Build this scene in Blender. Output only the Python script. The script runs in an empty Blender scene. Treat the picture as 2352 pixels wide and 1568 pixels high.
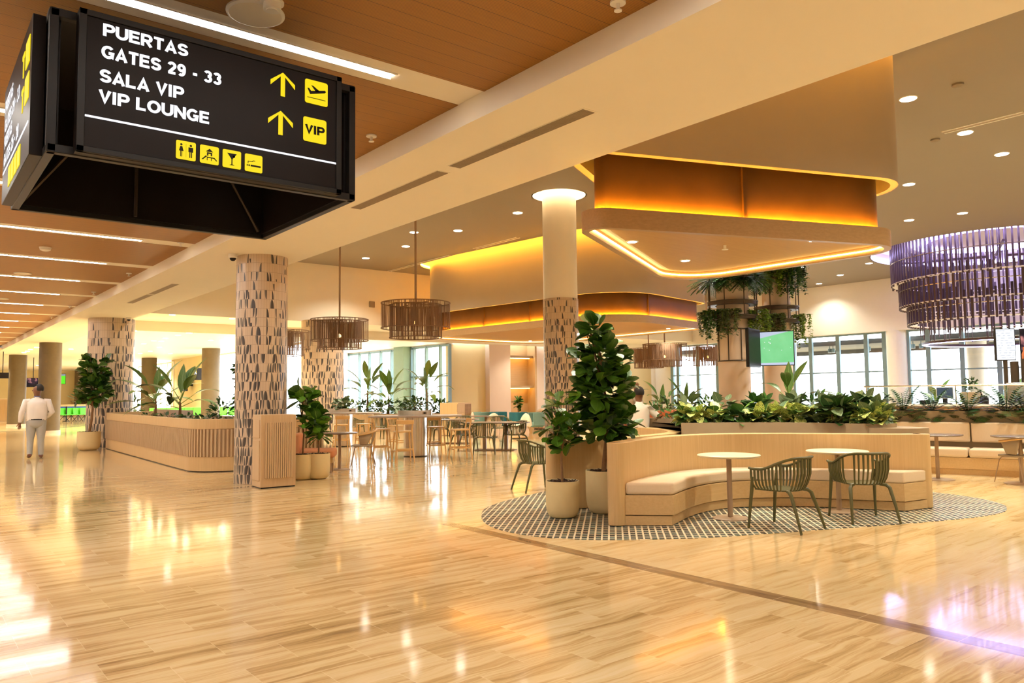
import bpy, bmesh, math, random
from mathutils import Vector, Matrix, Euler
S = bpy.context.scene
COL = S.collection
PI = math.pi
# ------------------------------------------------------------------ camera
CX, CY, FPX, CAMZ = 1176.0, 784.0, 1764.0, 1.5
def _n(v): return v.normalized()
_dy = _n(Vector((-1412, 136, FPX)))
_dx = Vector((2214, 96, FPX)).normalized(); _dx = _n(_dx - _dx.dot(_dy) * _dy)
_dz = _dx.cross(_dy)
if _dz.y > 0: _dz = -_dz
RM = Matrix((_dx, _dy, _dz))                      # camera axes (right, down, forward) -> world
CAM = Vector((0, 0, CAMZ))
cam_d = bpy.data.cameras.new('camera'); cam = bpy.data.objects.new('camera', cam_d); COL.objects.link(cam)
cam_d.sensor_width = 36.0; cam_d.sensor_fit = 'HORIZONTAL'; cam_d.lens = FPX / 2352 * 36; cam_d.clip_end = 400; cam_d.clip_start = .05
_r, _u, _b = RM @ Vector((1, 0, 0)), RM @ Vector((0, -1, 0)), RM @ Vector((0, 0, -1))
cam.matrix_world = Matrix(((_r.x, _u.x, _b.x, 0), (_r.y, _u.y, _b.y, 0), (_r.z, _u.z, _b.z, CAMZ), (0, 0, 0, 1)))
S.camera = cam
def ray(px, py): return RM @ Vector((px - CX, py - CY, FPX))
def at(px, py, z=0.0):
    d = ray(px, py); return CAM + d * ((z - CAMZ) / d.z)
def onX(px, py, X): d = ray(px, py); return CAM + d * (X / d.x)
def onY(px, py, Y): d = ray(px, py); return CAM + d * (Y / d.y)
def zat(px, py, x, y):
    d = ray(px, py); return CAMZ + d.z * math.hypot(x, y) / math.hypot(d.x, d.y)
# ------------------------------------------------------------------ world and exposure
S.view_settings.view_transform = 'Standard'; S.view_settings.look = 'None'; S.view_settings.gamma = 1
EXPO = 1.82; EK = 2 ** -EXPO
S.view_settings.exposure = EXPO
try: S.view_settings.use_curve_mapping = False
except Exception: pass
W = bpy.data.worlds.new('daylight'); S.world = W; W.use_nodes = True
bg = W.node_tree.nodes['Background']; bg.inputs[0].default_value = (.86, .94, 1, 1); bg.inputs[1].default_value = WORLD = 3.2
S.cycles.max_bounces = 8; S.cycles.diffuse_bounces = 4; S.cycles.glossy_bounces = 3; S.cycles.transparent_max_bounces = 24
S.cycles.sample_clamp_indirect = 4.0; S.cycles.caustics_reflective = False; S.cycles.caustics_refractive = False
S.cycles.use_denoising = True; S.cycles.use_adaptive_sampling = True; S.cycles.adaptive_threshold = .025
P_STRIP, P_DOWN, P_COVE, P_LOW = 20.0, 130.0, 26.0, 140.0      # strip radiance, downlight watts (high ceiling), cove radiance, downlight watts (low ceiling)
WARM = (1.0, .95, .75)
# ------------------------------------------------------------------ materials
class NT:
    def __init__(s, name):
        s.m = bpy.data.materials.new(name); s.m.use_nodes = True; s.t = s.m.node_tree; s.b = s.t.nodes['Principled BSDF']
    def new(s, typ, **kw):
        n = s.t.nodes.new(typ)
        for k, v in kw.items(): setattr(n, k, v)
        return n
    def put(s, sock, v):
        if hasattr(v, 'is_linked') or isinstance(v, bpy.types.NodeSocket): s.t.links.new(v, sock)
        else:
            if isinstance(v, (tuple, list)) and len(v) == 3 and sock.type == 'RGBA': v = (*v, 1)
            sock.default_value = v
    def M(s, op, a, b=0.0, c=0.0):
        n = s.new('ShaderNodeMath', operation=op); s.put(n.inputs[0], a); s.put(n.inputs[1], b); s.put(n.inputs[2], c); return n.outputs[0]
    def mix(s, f, a, b, mode='MIX'):
        n = s.new('ShaderNodeMix', data_type='RGBA', blend_type=mode); s.put(n.inputs[0], f); s.put(n.inputs[6], a); s.put(n.inputs[7], b); return n.outputs[2]
    def pos(s): return s.new('ShaderNodeNewGeometry').outputs['Position']
    def objco(s): return s.new('ShaderNodeTexCoord').outputs['Object']
    def uv(s): return s.new('ShaderNodeTexCoord').outputs['UV']
    def sep(s, v):
        n = s.new('ShaderNodeSeparateXYZ'); s.put(n.inputs[0], v); return n.outputs
    def comb(s, x, y, z=0.0):
        n = s.new('ShaderNodeCombineXYZ'); s.put(n.inputs[0], x); s.put(n.inputs[1], y); s.put(n.inputs[2], z); return n.outputs[0]
    def noise(s, v, scale, detail=3.0, rough=.5, out=0):
        n = s.new('ShaderNodeTexNoise'); s.put(n.inputs['Vector'], v); n.inputs['Scale'].default_value = scale; n.inputs['Detail'].default_value = detail; n.inputs['Roughness'].default_value = rough; return n.outputs[out]
    def white(s, v):
        n = s.new('ShaderNodeTexWhiteNoise'); s.put(n.inputs['Vector'], v); return n.outputs['Value']
    def ramp(s, f, stops):
        n = s.new('ShaderNodeValToRGB'); s.put(n.inputs[0], f); e = n.color_ramp.elements
        while len(e) < len(stops): e.new(.5)
        for k, (p, c) in enumerate(stops): e[k].position = p; e[k].color = (*c, 1)
        return n.outputs[0]
    def scale(s, v, sx, sy, sz):
        n = s.new('ShaderNodeMapping'); s.put(n.inputs[0], v); n.inputs['Scale'].default_value = (sx, sy, sz); return n.outputs[0]
    def bump(s, h, strength=.2, dist=.01):
        n = s.new('ShaderNodeBump'); n.inputs['Strength'].default_value = strength; n.inputs['Distance'].default_value = dist; s.put(n.inputs['Height'], h); s.t.links.new(n.outputs[0], s.b.inputs['Normal'])
    def fin(s, col, rough=.5, metal=0.0, spec=.5):
        s.put(s.b.inputs['Base Color'], col); s.put(s.b.inputs['Roughness'], rough); s.put(s.b.inputs['Metallic'], metal); s.put(s.b.inputs['Specular IOR Level'], spec); return s.m
def plain(name, col, rough=.5, metal=0.0, var=.08, sc=6.0, spec=.5):
    n = NT(name); f = n.noise(n.objco(), sc, 3)
    return n.fin(n.mix(f, tuple(max(0, c * (1 - var)) for c in col), tuple(min(1, c * (1 + var)) for c in col)), rough, metal, spec)
def emis(name, col, st):
    n = NT(name); n.put(n.b.inputs['Base Color'], (0, 0, 0)); n.put(n.b.inputs['Emission Color'], col); n.b.inputs['Emission Strength'].default_value = st; n.b.inputs['Roughness'].default_value = .6; return n.m
def wood(name, a, b, axis='z', sc=1.0, rough=.45):
    n = NT(name); k = {'z': (14, 14, .5), 'x': (.5, 14, 14), 'y': (14, .5, 14)}[axis]
    f = n.noise(n.scale(n.objco(), *(q * sc for q in k)), 3, 5, .6)
    f2 = n.noise(n.scale(n.objco(), *(q * sc * .3 for q in k)), 3, 2, .5)
    c = n.mix(n.M('MULTIPLY', f2, .5), n.mix(n.ramp(f, [(.3, (0, 0, 0)), (.7, (1, 1, 1))]), a, b), tuple(q * .82 for q in a)); return n.fin(c, rough)
def m_floor():
    n = NT('travertine'); p = n.pos(); x, y, z = n.sep(p)
    row = n.M('FLOOR', n.M('DIVIDE', y, .31)); fy = n.M('FRACT', n.M('DIVIDE', y, .31))
    xo = n.M('ADD', n.M('DIVIDE', x, .62), n.M('MULTIPLY', row, .5)); ci = n.M('FLOOR', xo); fx = n.M('FRACT', xo)
    r = n.white(n.comb(row, ci, 3.0)); r2 = n.white(n.comb(ci, row, 9.0))
    v = n.comb(n.M('ADD', n.M('MULTIPLY', x, .32), n.M('MULTIPLY', r, 3.0)), n.M('ADD', n.M('MULTIPLY', y, 5.2), n.M('MULTIPLY', r2, .9)))
    warp = n.M('MULTIPLY', n.noise(n.comb(n.M('MULTIPLY', x, 1.3), n.M('MULTIPLY', y, 3)), 1.5, 3), .7)
    vx, vy, vz = n.sep(v); v2 = n.comb(vx, n.M('ADD', vy, warp))
    f1 = n.noise(v2, 1.6, 6, .62); f2 = n.noise(n.scale(v2, 1.5, 4, 1), 2.4, 4, .6)
    big = n.noise(n.comb(n.M('MULTIPLY', x, .12), n.M('MULTIPLY', y, .5)), 1.2, 3)
    t = n.M('ADD', n.M('ADD', n.M('MULTIPLY', f1, .75), n.M('MULTIPLY', f2, .3)), n.M('ADD', n.M('MULTIPLY', n.M('SUBTRACT', r, .5), .05), n.M('MULTIPLY', n.M('SUBTRACT', big, .5), .3)))
    t = n.M('SUBTRACT', t, n.M('MULTIPLY', n.M('GREATER_THAN', x, 5.15), .06))
    c = n.ramp(t, [(.36, (.76, .59, .35)), (.49, (.71, .52, .275)), (.57, (.585, .39, .175)), (.66, (.42, .265, .11)), (.75, (.21, .125, .06))])
    pit = n.M('GREATER_THAN', n.noise(n.comb(n.M('MULTIPLY', x, 22), n.M('MULTIPLY', y, 60)), 1.0, 2), .70)
    c = n.mix(n.M('MULTIPLY', pit, .25), c, (.85, .68, .45))
    # grout lines
    g = n.M('MAXIMUM', n.M('LESS_THAN', fy, .012), n.M('LESS_THAN', fx, .006)); c = n.mix(n.M('MULTIPLY', g, .55), c, (.85, .68, .42))
    # dark band along the corridor
    inb = n.M('MULTIPLY', n.M('GREATER_THAN', x, 4.98), n.M('LESS_THAN', x, 5.15))
    fb = n.noise(n.comb(n.M('MULTIPLY', x, 9), n.M('MULTIPLY', y, .8)), 2, 5, .6)
    by = n.M('FRACT', n.M('DIVIDE', n.M('SUBTRACT', y, .15), .62)); gb = n.M('LESS_THAN', by, .008)
    cb = n.mix(n.M('MULTIPLY', gb, .6), n.ramp(fb, [(.3, (.2, .11, .05)), (.65, (.40, .25, .12)), (.8, (.55, .38, .2))]), (.8, .62, .4))
    c = n.mix(n.M('MULTIPLY', inb, n.M('LESS_THAN', y, 7.6)), c, cb)
    wav = n.noise(n.comb(n.M('MULTIPLY', x, .6), n.M('MULTIPLY', y, 3.2)), 1.0, 2)
    n.bump(wav, .05, .02)
    return n.fin(c, n.M('ADD', .05, n.M('MULTIPLY', f2, .07)), 0, .62)
def m_rug():
    n = NT('mosaic_tiles'); x, y, z = n.sep(n.pos())
    a = math.radians(-46); u = n.M('ADD', n.M('MULTIPLY', x, math.cos(a)), n.M('MULTIPLY', y, math.sin(a))); v = n.M('SUBTRACT', n.M('MULTIPLY', y, math.cos(a)), n.M('MULTIPLY', x, math.sin(a)))
    uu = n.M('DIVIDE', u, .072); vv = n.M('DIVIDE', v, .13)
    iu, iv = n.M('FLOOR', uu), n.M('FLOOR', vv); fu, fv = n.M('FRACT', uu), n.M('FRACT', vv)
    d = n.M('MULTIPLY', n.M('GREATER_THAN', fu, .27), n.M('GREATER_THAN', fv, .16)); r = n.white(n.comb(iu, iv, 1))
    c = n.ramp(r, [(0, (.03, .03, .032)), (.4, (.05, .058, .058)), (.7, (.06, .09, .088)), (1, (.09, .15, .14))]); c = n.mix(d, (.74, .64, .47), c)
    return n.fin(c, .35, 0, .3)
def m_tilecol(R, zs=4.0, sc=1.0):
    n = NT('pattern_tiles'); x, y, z = n.sep(n.objco()); w, h = .046 * sc, .16 * sc
    th = n.M('ARCTAN2', y, x); u = n.M('DIVIDE', n.M('MULTIPLY', th, R), w); v = n.M('DIVIDE', z, h)
    iu, iv = n.M('FLOOR', u), n.M('FLOOR', v); fu, fv = n.M('FRACT', u), n.M('FRACT', v)
    r1 = n.white(n.comb(iu, iv, 1)); r2 = n.white(n.comb(iu, iv, 2)); r3 = n.white(n.comb(iu, iv, 3)); r4 = n.white(n.comb(iu, iv, 5))
    fvf = n.M('ABSOLUTE', n.M('SUBTRACT', fv, n.M('GREATER_THAN', r3, .5)))
    fuf = n.M('ABSOLUTE', n.M('SUBTRACT', fu, n.M('GREATER_THAN', r4, .5)))
    curve = n.M('MULTIPLY', n.M('SQRT', n.M('MAXIMUM', n.M('SUBTRACT', 1.0, n.M('POWER', fvf, 2.0)), 0.0)), n.M('ADD', .5, n.M('MULTIPLY', r2, .5)))
    dark = n.M('LESS_THAN', fuf, curve)
    dens = n.M('SUBTRACT', 1.12, n.M('MULTIPLY', n.M('DIVIDE', z, zs), .95)); on = n.M('LESS_THAN', r1, dens)
    half = n.M('GREATER_THAN', fuf, n.M('MULTIPLY', curve, .5))
    tone = n.M('MULTIPLY', half, n.M('GREATER_THAN', r4, .35)); cd = n.mix(tone, (.045, .038, .04), (.20, .175, .145))
    cl = n.mix(n.M('MULTIPLY', r3, .6), (.60, .46, .33), (.50, .37, .26))
    c = n.mix(n.M('MULTIPLY', dark, on), cl, cd)
    g = n.M('MAXIMUM', n.M('LESS_THAN', fv, .035), n.M('LESS_THAN', fu, .07)); c = n.mix(n.M('MULTIPLY', g, .7), c, (.26, .19, .13))
    return n.fin(c, .33)
def m_woodceil():
    n = NT('grooved_wood'); x, y, z = n.sep(n.pos())
    f = n.noise(n.comb(n.M('MULTIPLY', x, .8), n.M('MULTIPLY', y, 16)), 2, 4, .6)
    c = n.mix(f, (.29, .115, .007), (.40, .175, .014))
    g = n.M('LESS_THAN', n.M('FRACT', n.M('DIVIDE', y, .016)), .34); c = n.mix(n.M('MULTIPLY', g, .5), c, (.12, .045, .008))
    s = n.M('LESS_THAN', n.M('FRACT', n.M('DIVIDE', y, .192)), .03); c = n.mix(n.M('MULTIPLY', s, .8), c, (.03, .012, .004))
    return n.fin(c, .5)
def m_leaf(name, a, b, rib, var=None, rough=.38):
    n = NT(name); g = n.new('ShaderNodeNewGeometry').outputs['Random Per Island']
    c = n.mix(n.M('POWER', g, 1.3), a, b); u, v, _ = n.sep(n.uv()); au = n.M('ABSOLUTE', n.M('SUBTRACT', u, .5))
    if var:
        f = n.noise(n.comb(n.M('ADD', n.M('MULTIPLY', u, 5), n.M('MULTIPLY', g, 50)), n.M('MULTIPLY', v, 5)), 1.4, 4, .65)
        side = n.M('FRACT', n.M('ADD', n.M('MULTIPLY', v, 6), n.M('MULTIPLY', au, 5)))
        k = n.M('MULTIPLY', n.M('GREATER_THAN', n.M('ADD', f, n.M('MULTIPLY', side, .18)), .56), n.M('GREATER_THAN', g, .3)); c = n.mix(k, c, var)
    vein = n.M('LESS_THAN', n.M('FRACT', n.M('SUBTRACT', n.M('MULTIPLY', v, 7), n.M('MULTIPLY', au, 3.2))), .1)
    c = n.mix(n.M('MULTIPLY', vein, .35), c, rib); c = n.mix(n.M('LESS_THAN', au, .025), c, rib)
    return n.fin(c, rough, 0, .5)
def m_glass():
    n = NT('window_glass'); t = n.new('ShaderNodeBsdfTransparent'); t.inputs[0].default_value = (.97, .99, 1, 1); g = n.new('ShaderNodeBsdfGlossy'); g.inputs['Roughness'].default_value = .03
    mx = n.new('ShaderNodeMixShader'); mx.inputs[0].default_value = .05
    n.t.links.new(t.outputs[0], mx.inputs[1]); n.t.links.new(g.outputs[0], mx.inputs[2]); n.t.links.new(mx.outputs[0], n.t.nodes['Material Output'].inputs[0]); return n.m
def m_concrete(name, a, b):
    n = NT(name); f = n.noise(n.objco(), 2.2, 6, .62); f2 = n.noise(n.objco(), 14, 3)
    return n.fin(n.mix(n.M('ADD', n.M('MULTIPLY', f, .8), n.M('MULTIPLY', f2, .2)), a, b), .6)
def m_steel():
    n = NT('brushed_steel'); x, y, z = n.sep(n.objco()); f = n.noise(n.comb(n.M('MULTIPLY', x, 12), n.M('MULTIPLY', y, 12), n.M('MULTIPLY', z, .3)), 4, 3)
    return n.fin(n.mix(f, (.55, .5, .45), (.8, .77, .74)), .22, 1.0)
M = {}
M['floor'] = m_floor(); M['rug'] = m_rug(); M['woodceil'] = m_woodceil(); M['glass'] = m_glass(); M['steel'] = m_steel()
M['paint'] = plain('cream_paint', (.82, .745, .62), .7, var=.02, sc=1.5)
M['taupe'] = plain('taupe_paint', (.36, .285, .205), .65, var=.04, sc=2)
M['ceil'] = plain('ceiling_paint', (.265, .22, .17), .75, var=.02, sc=1)
M['white'] = plain('white_paint', (.80, .77, .72), .5, var=.02)
M['yellowwall'] = plain('pale_plaster', (.74, .62, .36), .6, var=.04, sc=2)
M['pinkwall'] = plain('rose_plaster', (.66, .52, .42), .6, var=.04, sc=2)
M['niche'] = wood('niche_wood', (.52, .33, .15), (.44, .27, .12), 'x')
M['oak'] = wood('pale_oak', (.66, .45, .22), (.56, .36, .16), 'z')
M['oakx'] = wood('pale_oak_across', (.66, .45, .22), (.56, .36, .16), 'x')
M['oakgrey'] = wood('limed_oak', (.60, .42, .24), (.50, .34, .19), 'z')
M['stool'] = wood('honey_beech', (.74, .46, .19), (.64, .38, .14), 'z', rough=.35)
M['rimwood'] = wood('walnut_veneer', (.42, .25, .11), (.32, .185, .075), 'x')
M['soffitwood'] = wood('ochre_veneer', (.50, .28, .09), (.42, .225, .065), 'x', rough=.55)
M['bronze'] = plain('bronze_panel', (.095, .042, .008), .4, 0, var=.4, sc=1.6, spec=.2)
M['cushion'] = plain('oatmeal_fabric', (.68, .54, .39), .9, var=.05, sc=60)
M['boucle'] = plain('cream_boucle', (.76, .60, .44), .95, var=.06, sc=50)
M['terra'] = plain('terracotta_fabric', (.62, .26, .12), .9, var=.06, sc=40)
M['teal'] = plain('teal_velvet', (.02, .16, .19), .7, var=.12, sc=20)
M['teal2'] = plain('sage_velvet', (.19, .34, .30), .75, var=.1, sc=20)
M['olive'] = plain('olive_plastic', (.085, .078, .022), .42, var=.06, sc=8)
M['tabletop'] = plain('cream_laminate', (.86, .74, .55), .3, var=.02)
M['taupemetal'] = plain('taupe_powdercoat', (.36, .24, .15), .45, var=.04)
M['darktop'] = plain('dark_laminate', (.19, .14, .12), .22, var=.08, sc=10)
M['stone'] = m_concrete('speckled_stone', (.62, .52, .44), (.22, .16, .13))
M['concrete'] = m_concrete('cast_concrete', (.42, .32, .205), (.31, .225, .135))
M['browncol'] = m_concrete('brown_concrete', (.15, .11, .055), (.085, .06, .026))
M['pot'] = plain('matte_pot', (.70, .56, .30), .65, var=.03, sc=20)
M['soil'] = plain('bark_mulch', (.07, .035, .02), .95, var=.5, sc=40)
M['bark'] = plain('fig_bark', (.24, .12, .05), .85, var=.25, sc=30)
M['black'] = plain('black_metal', (.012, .010, .009), .42, var=.15, sc=8, spec=.25)
M['blackpanel'] = plain('black_panel', (.013, .009, .008), .4, var=.2, sc=4, spec=.12)
M['darksteel'] = plain('dark_bronze_metal', (.07, .05, .035), .4, .4, var=.2)
M['rope'] = plain('brown_cord', (.20, .115, .07), .85, var=.15, sc=30)
M['vent'] = plain('vent_grille', (.33, .25, .17), .6, var=.1)
M['greycol'] = plain('green_grey_paint', (.25, .36, .26), .5, var=.05)
M['alu'] = plain('blue_grey_aluminium', (.20, .31, .37), .4, .2, var=.05)
M['skin'] = plain('brown_skin', (.20, .085, .04), .5, var=.06); M['hair'] = plain('black_hair', (.014, .01, .008), .7, var=.2, sc=60)
M['shirt'] = plain('white_cotton', (.80, .74, .68), .85, var=.03, sc=10); M['trousers'] = plain('pale_grey_cotton', (.40, .40, .38), .85, var=.05, sc=12)
M['shoe'] = plain('brown_leather', (.13, .04, .015), .4, var=.1); M['blackcloth'] = plain('black_cloth', (.015, .014, .014), .85)
M['fig'] = m_leaf('fig_leaf', (.025, .085, .006), (.11, .27, .012), (.17, .32, .05)); M['figdark'] = m_leaf('dark_fig_leaf', (.016, .058, .006), (.085, .20, .014), (.12, .22, .03))
M['banana'] = m_leaf('banana_leaf', (.03, .10, .02), (.16, .30, .045), (.24, .36, .12))
M['pothos'] = m_leaf('variegated_leaf', (.03, .10, .018), (.10, .22, .04), (.42, .5, .16), (.66, .68, .22)); M['silver'] = m_leaf('silver_leaf', (.07, .12, .05), (.19, .25, .12), (.3, .36, .2))
M['shrub'] = m_leaf('shrub_leaf', (.015, .06, .012), (.07, .18, .03), (.12, .22, .06)); M['fern'] = m_leaf('fern_frond', (.012, .075, .010), (.045, .16, .022), (.06, .18, .03))
M['vine'] = m_leaf('lime_vine', (.10, .19, .015), (.24, .36, .03), (.3, .42, .08))
M['green'] = plain('lime_plastic', (.10, .62, .03), .4, var=.04); M['orange'] = plain('orange_leather', (.42, .11, .03), .6)
M['purplemetal'] = plain('bronze_rods', (.10, .065, .07), .35, .3, var=.1); M['blue'] = plain('blue_webbing', (.02, .10, .45), .6)
M['e_strip'] = emis('led_strip', (1, .95, .87), P_STRIP); M['e_down'] = emis('downlight_lens', (1, .9, .74), 9.0)
M['e_cove'] = emis('amber_led', (1, .44, .035), P_COVE); M['e_amber'] = emis('amber_canopy_led', (1, .50, .045), 130.0); M['e_line'] = emis('warm_led_line', (1, .66, .22), 7.0)
M['e_violet'] = emis('violet_led', (.46, .42, 1.0), 6.0); M['e_ring'] = emis('warm_ring_led', (1, .74, .42), 10.0); M['e_niche'] = emis('niche_led', (1, .55, .1), 10)
M['e_bulb'] = emis('filament', (1, .5, .12), 8); M['e_text'] = emis('lit_lettering', (.93, .94, 1), 1.15 * EK * 1.2); M['e_yellow'] = emis('lit_yellow', (1, .76, .0), EK)
# ------------------------------------------------------------------ mesh builder
class MB:
    def __init__(s): s.v = []; s.f = []; s.uv = []
    def add(s, vs, fs, uvs=None):
        o = len(s.v); s.v += [tuple(q) for q in vs]; s.f += [tuple(i + o for i in f) for f in fs]
        s.uv += uvs if uvs else [None] * len(fs); return s
    def box(s, c, d, rz=0.0, rot=None):
        m = rot or Matrix.Rotation(rz, 3, 'Z'); c = Vector(c)
        vs = [c + m @ Vector((sx * d[0] / 2, sy * d[1] / 2, sz * d[2] / 2)) for sz in (-1, 1) for sy in (-1, 1) for sx in (-1, 1)]
        return s.add(vs, [(0, 2, 3, 1), (4, 5, 7, 6), (0, 1, 5, 4), (2, 6, 7, 3), (0, 4, 6, 2), (1, 3, 7, 5)])
    def bb(s, x0, x1, y0, y1, z0, z1): return s.box(((x0 + x1) / 2, (y0 + y1) / 2, (z0 + z1) / 2), (x1 - x0, y1 - y0, z1 - z0))
    def lathe(s, prof, n=32, c=(0, 0), cap0=True, cap1=True):
        vs = [(c[0] + r * math.cos(2 * PI * k / n), c[1] + r * math.sin(2 * PI * k / n), z) for r, z in prof for k in range(n)]
        fs = [(i * n + k, i * n + (k + 1) % n, (i + 1) * n + (k + 1) % n, (i + 1) * n + k) for i in range(len(prof) - 1) for k in range(n)]
        if cap0 and prof[0][0] > 1e-4: fs.append(tuple(reversed(range(n))))
        if cap1 and prof[-1][0] > 1e-4: fs.append(tuple(range((len(prof) - 1) * n, len(prof) * n)))
        return s.add(vs, fs)
    def cyl(s, x, y, z0, z1, r, r1=None, n=24): return s.lathe([(r, z0), (r if r1 is None else r1, z1)], n, (x, y))
    def tube(s, pts, rad, n=8, closed=False, flat=1.0):
        pts = [Vector(p) for p in pts]; L = len(pts); rs = rad if isinstance(rad, (list, tuple)) else [rad] * L; vs = []; up = None
        for i, p in enumerate(pts):
            a = pts[(i - 1) % L] if (i > 0 or closed) else p; b = pts[(i + 1) % L] if (i < L - 1 or closed) else p
            t = (b - a).normalized()
            if up is None: up = Vector((0, 0, 1)) if abs(t.z) < .9 else Vector((1, 0, 0))
            sd = t.cross(up).normalized(); up = sd.cross(t).normalized()
            for k in range(n):
                an = 2 * PI * k / n; vs.append(p + (sd * math.cos(an) + up * math.sin(an) * flat) * rs[i])
        fs = [(i * n + k, i * n + (k + 1) % n, ((i + 1) % L) * n + (k + 1) % n, ((i + 1) % L) * n + k) for i in range(L if closed else L - 1) for k in range(n)]
        if not closed: fs += [tuple(reversed(range(n))), tuple(range((L - 1) * n, L * n))]
        return s.add(vs, fs)
    def ribbon(s, pts, side, w, t):                     # bar of rectangular section along pts; side = width direction(s)
        pts = [Vector(p) for p in pts]; L = len(pts); vs = []
        for i, p in enumerate(pts):
            d = (pts[min(i + 1, L - 1)] - pts[max(i - 1, 0)]).normalized(); sd = Vector(side[i] if isinstance(side, list) else side); sd = (sd - sd.dot(d) * d).normalized(); nn = d.cross(sd)
            ww = w[i] if isinstance(w, list) else w
            vs += [p + sd * ww / 2 + nn * t / 2, p - sd * ww / 2 + nn * t / 2, p - sd * ww / 2 - nn * t / 2, p + sd * ww / 2 - nn * t / 2]
        fs = [(i * 4 + k, i * 4 + (k + 1) % 4, i * 4 + 4 + (k + 1) % 4, i * 4 + 4 + k) for i in range(L - 1) for k in range(4)] + [(3, 2, 1, 0), (L * 4 - 4, L * 4 - 3, L * 4 - 2, L * 4 - 1)]
        return s.add(vs, fs)
    def prism(s, poly, z0, z1, top=True, bot=True):
        n = len(poly); vs = [(p[0], p[1], z0) for p in poly] + [(p[0], p[1], z1) for p in poly]
        fs = [(k, (k + 1) % n, n + (k + 1) % n, n + k) for k in range(n)]
        if bot: fs.append(tuple(reversed(range(n))))
        if top: fs.append(tuple(range(n, 2 * n)))
        return s.add(vs, fs)
    def wall(s, path, offs0, offs1, z0, z1, closed=False):     # solid between two offsets of an open/closed path
        a, b = offset(path, offs0, closed), offset(path, offs1, closed); n = len(path)
        vs = [(*p, z0) for p in a] + [(*p, z0) for p in b] + [(*p, z1) for p in a] + [(*p, z1) for p in b]; fs = []
        for k in range(n if closed else n - 1):
            j = (k + 1) % n; fs += [(k, j, 2 * n + j, 2 * n + k), (n + j, n + k, 3 * n + k, 3 * n + j), (2 * n + k, 2 * n + j, 3 * n + j, 3 * n + k), (j, k, n + k, n + j)]
        if not closed: fs += [(0, 2 * n, 3 * n, n), (n - 1, 2 * n - 1, 4 * n - 1, 3 * n - 1)]
        return s.add(vs, fs)
    def quad(s, a, b, c, d): return s.add([a, b, c, d], [(0, 1, 2, 3)])
    def leaf(s, base, d, up, L, Wd, prof, droop=.2, cup=.15, seg=None):
        d = Vector(d).normalized(); up = Vector(up); sd = d.cross(up)
        if sd.length < 1e-3: sd = d.cross(Vector((1, 0, 0)))
        sd.normalize(); nn = sd.cross(d).normalized(); p = Vector(base); vs = []; uvs = []; K = len(prof); dd = d.copy()
        for i, w in enumerate(prof):
            t = i / (K - 1); h = w * Wd / 2
            vs += [p - sd * h + nn * h * cup * 2, p.copy(), p + sd * h + nn * h * cup * 2]
            dd = (d - Vector((0, 0, 1)) * droop * (t + 1 / (K - 1))).normalized() if droop else d
            nn = sd.cross(dd).normalized(); p = p + dd * L / (K - 1)
        fs = []
        for i in range(K - 1):
            t0, t1 = i / (K - 1), (i + 1) / (K - 1)
            for k in (0, 1):
                fs.append((i * 3 + k, i * 3 + k + 1, i * 3 + k + 4, i * 3 + k + 3)); uvs.append(((k * .5, t0), (k * .5 + .5, t0), (k * .5 + .5, t1), (k * .5, t1)))
        return s.add(vs, fs, uvs)
    def build(s, name, mat, parent=None, smooth=True, bevel=0.0, loc=None, kind=None, ang=40, seg=2):
        me = bpy.data.meshes.new(name); me.from_pydata(s.v, [], s.f); me.update()
        if any(u for u in s.uv):
            l = me.uv_layers.new(name='UVMap')
            for p, u in zip(me.polygons, s.uv):
                if u:
                    for li, q in zip(p.loop_indices, u): l.data[li].uv = q
        if not any(s.uv):
            bm = bmesh.new(); bm.from_mesh(me); bmesh.ops.recalc_face_normals(bm, faces=bm.faces); bm.to_mesh(me); bm.free()
        if smooth:
            me.polygons.foreach_set('use_smooth', [True] * len(me.polygons))
            try: me.set_sharp_from_angle(angle=math.radians(ang))
            except Exception: pass
        me.materials.append(M[mat] if isinstance(mat, str) else mat)
        o = bpy.data.objects.new(name, me); COL.objects.link(o)
        if parent: o.parent = parent
        if loc: o.location = loc
        if kind: o['kind'] = kind
        if bevel:
            b = o.modifiers.new('bevel', 'BEVEL'); b.width = bevel; b.segments = seg; b.limit_method = 'ANGLE'; b.angle_limit = math.radians(50); b.harden_normals = False
        return o
def offset(path, d, closed=False):                             # positive = to the left of travel
    n = len(path); out = []
    for i in range(n):
        p = Vector(path[i][:2]); a = Vector(path[i - 1][:2]) if (i or closed) else None; b = Vector(path[(i + 1) % n][:2]) if (i < n - 1 or closed) else None
        ns = []
        for q, r in ((a, p), (p, b)):
            if q is not None and r is not None and (r - q).length > 1e-6: t = (r - q).normalized(); ns.append(Vector((-t.y, t.x)))
        m = ns[0] if len(ns) == 1 else (ns[0] + ns[1]).normalized(); k = 1.0 if len(ns) == 1 else 1 / max(.5, m.dot(ns[0])); out.append(tuple(p + m * d * k))
    return out
def smoothpath(pts, n=8, closed=False):                        # Catmull-Rom through points
    P = [Vector(p[:2]) for p in pts]; L = len(P); out = []
    for i in range(L if closed else L - 1):
        p1, p2 = P[i], P[(i + 1) % L]; p0 = P[i - 1] if (i or closed) else p1 * 2 - p2; p3 = P[(i + 2) % L] if (i + 2 < L or closed) else p2 * 2 - p1
        for k in range(n):
            t = k / n; out.append(tuple(.5 * ((2 * p1) + (p2 - p0) * t + (2 * p0 - 5 * p1 + 4 * p2 - p3) * t * t + (3 * p1 - p0 - 3 * p2 + p3) * t ** 3)))
    if not closed: out.append(tuple(P[-1]))
    return out
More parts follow.
